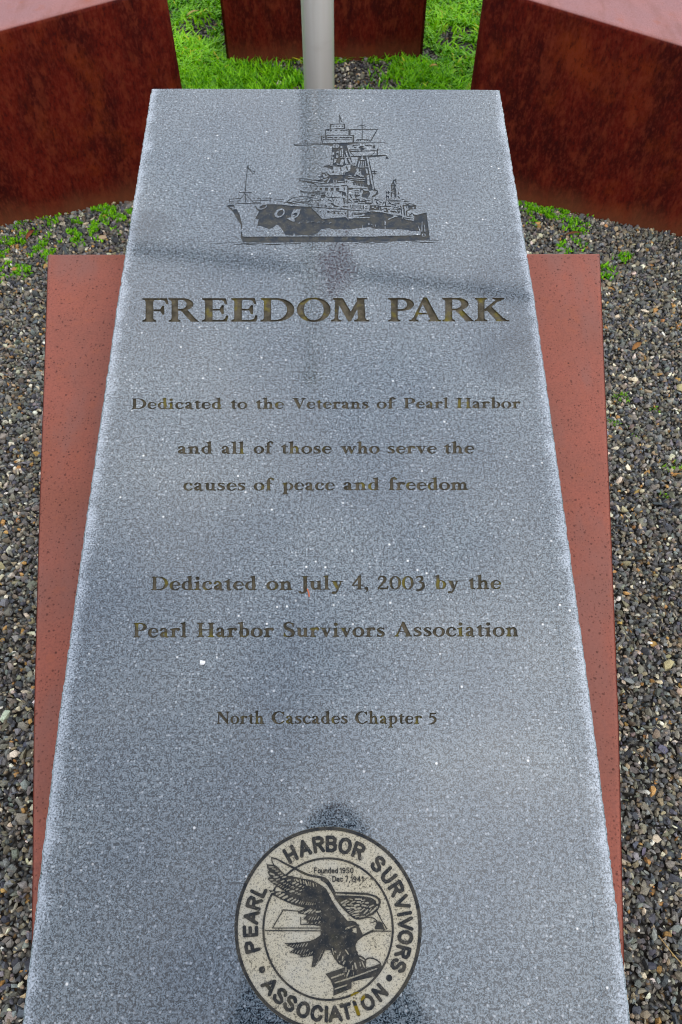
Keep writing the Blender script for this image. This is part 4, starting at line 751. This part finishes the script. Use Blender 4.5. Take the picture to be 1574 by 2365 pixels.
def build_lawn():
    n = 125000; X = rng.uniform(-1.55,1.35,n); Y = rng.uniform(2.62,5.6,n); m = free(X,Y) & (np.abs(X+.06) > (.55-.38*np.clip((3.3-Y)/.6,0,1))*0+np.where(Y<3.3,.30,0)); X, Y = X[m], Y[m]
    d = vnoise(X,Y,5.5,3)+.6*vnoise(X,Y,14,8); dirt = np.zeros(X.size, bool)
    for cx_, cy_, r_ in ((-.60,3.60,.075),(-.56,3.50,.035),(.50,3.55,.05),(.56,3.42,.065),(.44,3.46,.035)): dirt |= ((X-cx_)**2/1.7+(Y-cy_)**2 < (r_*(1+.8*d))**2)
    keep = (d > -.48) & ~(dirt & (rng.random(X.size) < .9)); X, Y, d = X[keep], Y[keep], d[keep]; n = X.size
    H = (.016+.022*rng.random(n))*(1+.6*d.clip(-.6,.8)); W = rng.uniform(.006,.013,n); c1, c2, c3 = np.array((.05,.26,.001)), np.array((.34,.78,.001)), np.array((.65,.66,.03)); t = (rng.random(n)*.75+.45*(d+.3)).clip(0,1)[:,None]
    T = c1*(1-t)+c2*t; y = rng.random(n) < .05; T[y] = c3*rng.uniform(.7,1.1,(y.sum(),1)); return blades('lawn', X, Y, H, W, T, rng.uniform(.5,1.6,n), LEAF)
tag(build_lawn(), 'bright green unmown lawn with bare patches between the steel blocks', 'grass', kind='stuff')
def build_moss():
    S = [(-1.009,2.338,.05),(-1.057,2.29,.05),(-1.1,2.25,.05),(-.91,2.243,.07),(-.835,2.186,.06),(-.904,2.175,.05),(-1.03,2.15,.06),(-1.07,2.09,.07),(-.947,2.11,.04),(-.983,2.02,.04),(-.79,2.2,.05),(-.72,2.28,.06),(-.69,2.31,.05),(-1.05,1.99,.05),(-.85,2.29,.06),(-.78,2.32,.06),(.629,2.338,.06),(.684,2.314,.07),(.76,2.29,.06),(.683,2.255,.05),(.764,2.22,.045),(.728,2.131,.045),(.70,2.13,.03),(.84,2.019,.02),(.904,2.066,.03),(.826,1.982,.025),(.777,1.465,.028),(.846,1.425,.018),(.806,1.349,.03),(.716,1.304,.02),(.867,1.218,.03),(.69,2.18,.03),
         (-.886,1.449,.015),(-.944,2.066,.02),(.977,1.73,.02),(.73,1.379,.015),(.815,1.136,.015),(.60,1.62,.02),(.62,1.60,.015),(.66,1.68,.015),(-.55,1.30,.012),(-.67,1.62,.02),(-.33,3.2,.12),(-.45,3.15,.12),(.28,3.2,.12),(.36,3.1,.14),(-.2,3.12,.10),(.15,2.95,.12),(-.30,2.98,.14),(.0,2.9,.1),(.25,2.95,.12),(-.55,3.1,.14)]
    X, Y = [], []
    for x, y, r in S:
        k = int((42000 if y > 1.9 else 20000)*math.pi*r*r*(1 if y < 2.6 else .42)); a = rng.uniform(0,2*math.pi,k); q = r*np.sqrt(rng.random(k))*rng.uniform(.5,1.25,k); X.append(x+q*np.cos(a)*1.25); Y.append(y+q*np.sin(a))
    X, Y = np.concatenate(X), np.concatenate(Y); m = free(X,Y); X, Y = X[m], Y[m]; d = vnoise(X,Y,26,5)+.5*vnoise(X,Y,70,2); k = d > np.where(Y > 2.6, -.2, .10); X, Y = X[k], Y[k]; n = X.size
    t = rng.random(n)[:,None]; T = np.array((.06,.28,.001))*(1-t)+np.array((.30,.70,.002))*t; T = np.where((Y < 1.9)[:,None], T*.6+np.array((.05,.05,.015)), T); far = Y > 2.6; H = np.where(far, rng.uniform(.02,.045,n), np.where(Y < 1.9, rng.uniform(.006,.011,n), rng.uniform(.006,.014,n))); return blades('moss', X, Y, H, rng.uniform(.004,.0075,n), T, rng.uniform(.3,1.1,n), LEAF, .006)
tag(build_moss(), 'low green moss and weeds coming up through the gravel', 'moss', kind='stuff')
def leaf(name, x, y, z, L, W, rot, col, label, cat='leaf', curl=.35):
    V, F = [], []; n = 8
    for i in range(n+1):
        t = i/n; w_ = W*math.sin(math.pi*min(t*.93+.05,1))**.8/2; h = curl*L*.25*math.sin(t*3)
        V += [(L*(t-.5),-w_,h+.3*w_),(L*(t-.5),0,h),(L*(t-.5),w_,h+.3*w_)]
    for i in range(n):
        for j in (0,1): F.append((3*i+j,3*i+j+1,3*i+4+j,3*i+3+j))
    o = mesh_ob(name, V, F, mat_plain(name+'_skin', col, tuple(c*.6 for c in col), 90, .7), None, True); o.location = (x,y,z); o.rotation_euler = (rng.uniform(-.2,.2),rng.uniform(-.2,.2),rot); m = o.modifiers.new('skin','SOLIDIFY'); m.thickness = .0006
    return tag(o, label, cat)
leaf('fallen_leaf', -1.012, 2.172, .016, .045, .016, 1.1, (.24,.06,.025), 'curled red brown leaf on the mossy gravel left of the slab')
leaf('fallen_leaf', -.63, 3.62, .05, .06, .018, .5, (.42,.32,.06), 'yellow leaf lying in the lawn beside the left steel block')
leaf('fallen_leaf', .758, 2.175, .016, .055, .012, .1, (.20,.075,.025), 'narrow brown leaf on the gravel right of the slab, below the steel block')
leaf('fallen_leaf', .855, 1.66, .016, .040, .016, .7, (.30,.13,.03), 'orange brown leaf on the gravel beside the right flank of the pedestal')
leaf('fallen_leaf', .37, 3.22, .03, .035, .018, .2, (.45,.28,.03), 'small orange leaf in the weeds at the foot of the rear steel block')
V, F = tube([(0,0,0),(.018,-.03,.004),(.04,-.055,0)], .0011, 6); o = mesh_ob('dry_straw', V, F, mat_plain('straw', (.45,.33,.12), (.3,.2,.08), 50)); o.location = (.575,.155,.018); tag(o, 'thin dry straw on the gravel near the lower right of the slab', 'straw')
def on_slab(P): return [SLAB@Vector(p) for p in rub(P, .0012)]
p0, p1 = on_slab([(709,1361),(713.5,1379)]); V, F = tube([(0,0,0),((p1-p0)*.5+Vector((.0006,0,.0004))),p1-p0], .0009, 6); o = mesh_ob('pine_needle', V, F, mat_plain('needle', (.55,.16,.05), (.4,.1,.04), 50)); o.location = p0; tag(o, 'orange pine needle lying on the granite under the word July', 'needle')
bm = bmesh.new(); bmesh.ops.create_icosphere(bm, subdivisions=2, radius=.0035)
for v in bm.verts: v.co.z *= .35; v.co *= 1+rng.normal(0,.18)
o = bm_ob('stone_chip', bm, mat_plain('quartz', (.75,.75,.75), (.6,.6,.62), 200)); o.location = on_slab([(467,1531)])[0]; tag(o, 'white chip on the granite below the words Pearl Harbor', 'chip')
# ---------------------------------------------------------------- the photographer, mirrored in the polished stone
def build_person():
    J, Rr, Ed = [], [], []
    def j(p, r, parent=None):
        J.append(p); Rr.append(r)
        if parent is not None: Ed.append((parent, len(J)-1))
        return len(J)-1
    pel = j((0,-.46,.95),(.15,.11)); wai = j((.0,-.45,1.08),(.145,.10),pel); che = j((.01,-.38,1.28),(.165,.115),wai); upp = j((.015,-.28,1.44),(.13,.09),che)
    nek = j((.02,-.17,1.56),(.058,.058),upp); hb = j((.025,-.055,1.69),(.062,.066),nek); hm = j((.028,.02,1.765),(.076,.092),hb); ht = j((.032,.075,1.835),(.070,.080),hm); j((.034,.10,1.875),(.045,.05),ht)
    for s in (-1,1):
        hip = j((.095*s,-.46,.90),(.095,.095),pel); kn = j((.11*s,-.43,.50),(.065,.065),hip); an = j((.115*s,-.47,.09),(.045,.045),kn); fo = j((.125*s,-.38,.035),(.042,.034),an); j((.13*s,-.29,.028),(.036,.026),fo)
        sh = j((.02+.155*s,-.29,1.47),(.064,.064),upp); el = j((.015+.195*s,-.33,1.24),(.048,.048),sh); wr = j((.115*s,-.135,1.50),(.030,.026),el); pa = j((.098*s,-.085,1.575),(.034,.018),wr)
        for k in range(4):
            a = j(((.094-.004*k)*s,-.058+.014*k-.02,1.612+.002*k),(.0095,.0095),pa); b_ = j(((.078-.004*k)*s,-.050+.012*k-.02,1.645),(.0085,.0085),a); j(((.055-.003*k)*s,-.052+.011*k-.02,1.652-.004*abs(k-1)),(.0075,.0075),b_)
        t1 = j((.080*s,-.112,1.600),(.011,.011),pa); j((.058*s,-.122,1.628),(.009,.009),t1)
    me = bpy.data.meshes.new('person'); me.from_pydata(J, Ed, []); o = bpy.data.objects.new('person', me); COL.objects.link(o)
    m = o.modifiers.new('skin','SKIN'); m.use_smooth_shade = True; lay = me.skin_vertices[0].data
    for i, r in enumerate(Rr): lay[i].radius = r
    lay[pel].use_root = True; s = o.modifiers.new('sub','SUBSURF'); s.levels = s.render_levels = 2
    M = Mat('clothes_and_skin', .8, .2); c = M.obj(); q = M.sep(c); w_ = M.noise(c, 60, 3)
    cloth = M.mix(M.ramp(q[2], .93, .935), M.mix(M.ramp(w_,.3,.7), (.02,.03,.06), (.03,.045,.085)), M.mix(M.ramp(w_,.3,.7), (.03,.032,.036), (.05,.052,.056)))
    cloth = M.mix(M.ramp(q[2], .075, .07), cloth, (.03,.02,.014)); skin = M.mix(M.ramp(w_,.3,.7), (.42,.24,.17), (.50,.30,.22))
    hand = M.math('MULTIPLY', M.ramp(M.math('ABSOLUTE', q[0]), .128, .122), M.math('MULTIPLY', M.ramp(q[1], -.135, -.125), M.ramp(q[2], 1.515, 1.522))); M.color(M.mix(M.math('MAXIMUM', hand, M.ramp(q[2], 1.60, 1.605)), cloth, skin)); me.materials.append(M.m)
    tag(o, 'person in dark jacket and jeans leaning over the near end of the granite slab', 'person')
    hairm = mat_plain('dark_hair', (.02,.014,.010), (.045,.03,.02), 120, .6); bm = bmesh.new(); bmesh.ops.create_uvsphere(bm, u_segments=24, v_segments=16, radius=1)
    ax = Vector((.008,.62,.78)).normalized(); Q = ax.to_track_quat('Z','Y').to_matrix().to_4x4()
    for v in [v for v in bm.verts if v.co.z < -.05 and v.co.y > -.3] : v.co *= .86
    for v in bm.verts: v.co = Vector((v.co.x*.088, v.co.y*.108, v.co.z*.115))*(1+.03*math.sin(40*v.co.x+30*v.co.y))
    bmesh.ops.transform(bm, verts=bm.verts, matrix=Matrix.Translation((.030,.020,1.795))@Q); bm_ob('hair', bm, hairm, o, True)
    for s in (-1,1):
        bm = bmesh.new(); bmesh.ops.create_uvsphere(bm, u_segments=12, v_segments=8, radius=.012); bmesh.ops.translate(bm, verts=bm.verts, vec=(.03+.032*s,.098,1.752)); bm_ob('eye', bm, mat_plain('eye_white', (.75,.74,.72), (.8,.8,.78), 9, .3), o, True)
        bm = bmesh.new(); bmesh.ops.create_uvsphere(bm, u_segments=12, v_segments=8, radius=.03)
        for v in bm.verts: v.co.x *= .35
        bmesh.ops.translate(bm, verts=bm.verts, vec=(.028+.082*s,.0,1.765)); bm_ob('ear', bm, M.m, o, True)
    bm = bmesh.new(); bmesh.ops.create_cone(bm, segments=10, radius1=.017, radius2=.006, depth=.045, cap_ends=True, matrix=Matrix.Translation((.030,.108,1.722))@Matrix.Rotation(R(-35),4,'X')); bm_ob('nose', bm, M.m, o, True)
    # the camera in the hands
    k = empty('hand_camera', (0,-.055,1.66)); k.rotation_euler = (R(34),0,0); tag(k, 'black camera held by the photographer above the near end of the slab', 'camera')
    blk = mat_plain('camera_shell', (.014,.014,.015), (.03,.03,.03), 300, .55)
    bm = bmesh.new(); bmesh.ops.create_cube(bm, size=1)
    for v in bm.verts: v.co = Vector((v.co.x*.118, v.co.y*.078, v.co.z*.042))
    bmesh.ops.bevel(bm, geom=bm.edges[:], offset=.008, segments=3, affect='EDGES'); bm_ob('camera_body', bm, blk, k, True)
    V, F = tube([(0,0,-.021),(0,0,-.046)], .027, 28); mesh_ob('lens', V, F, blk, k)
build_person()
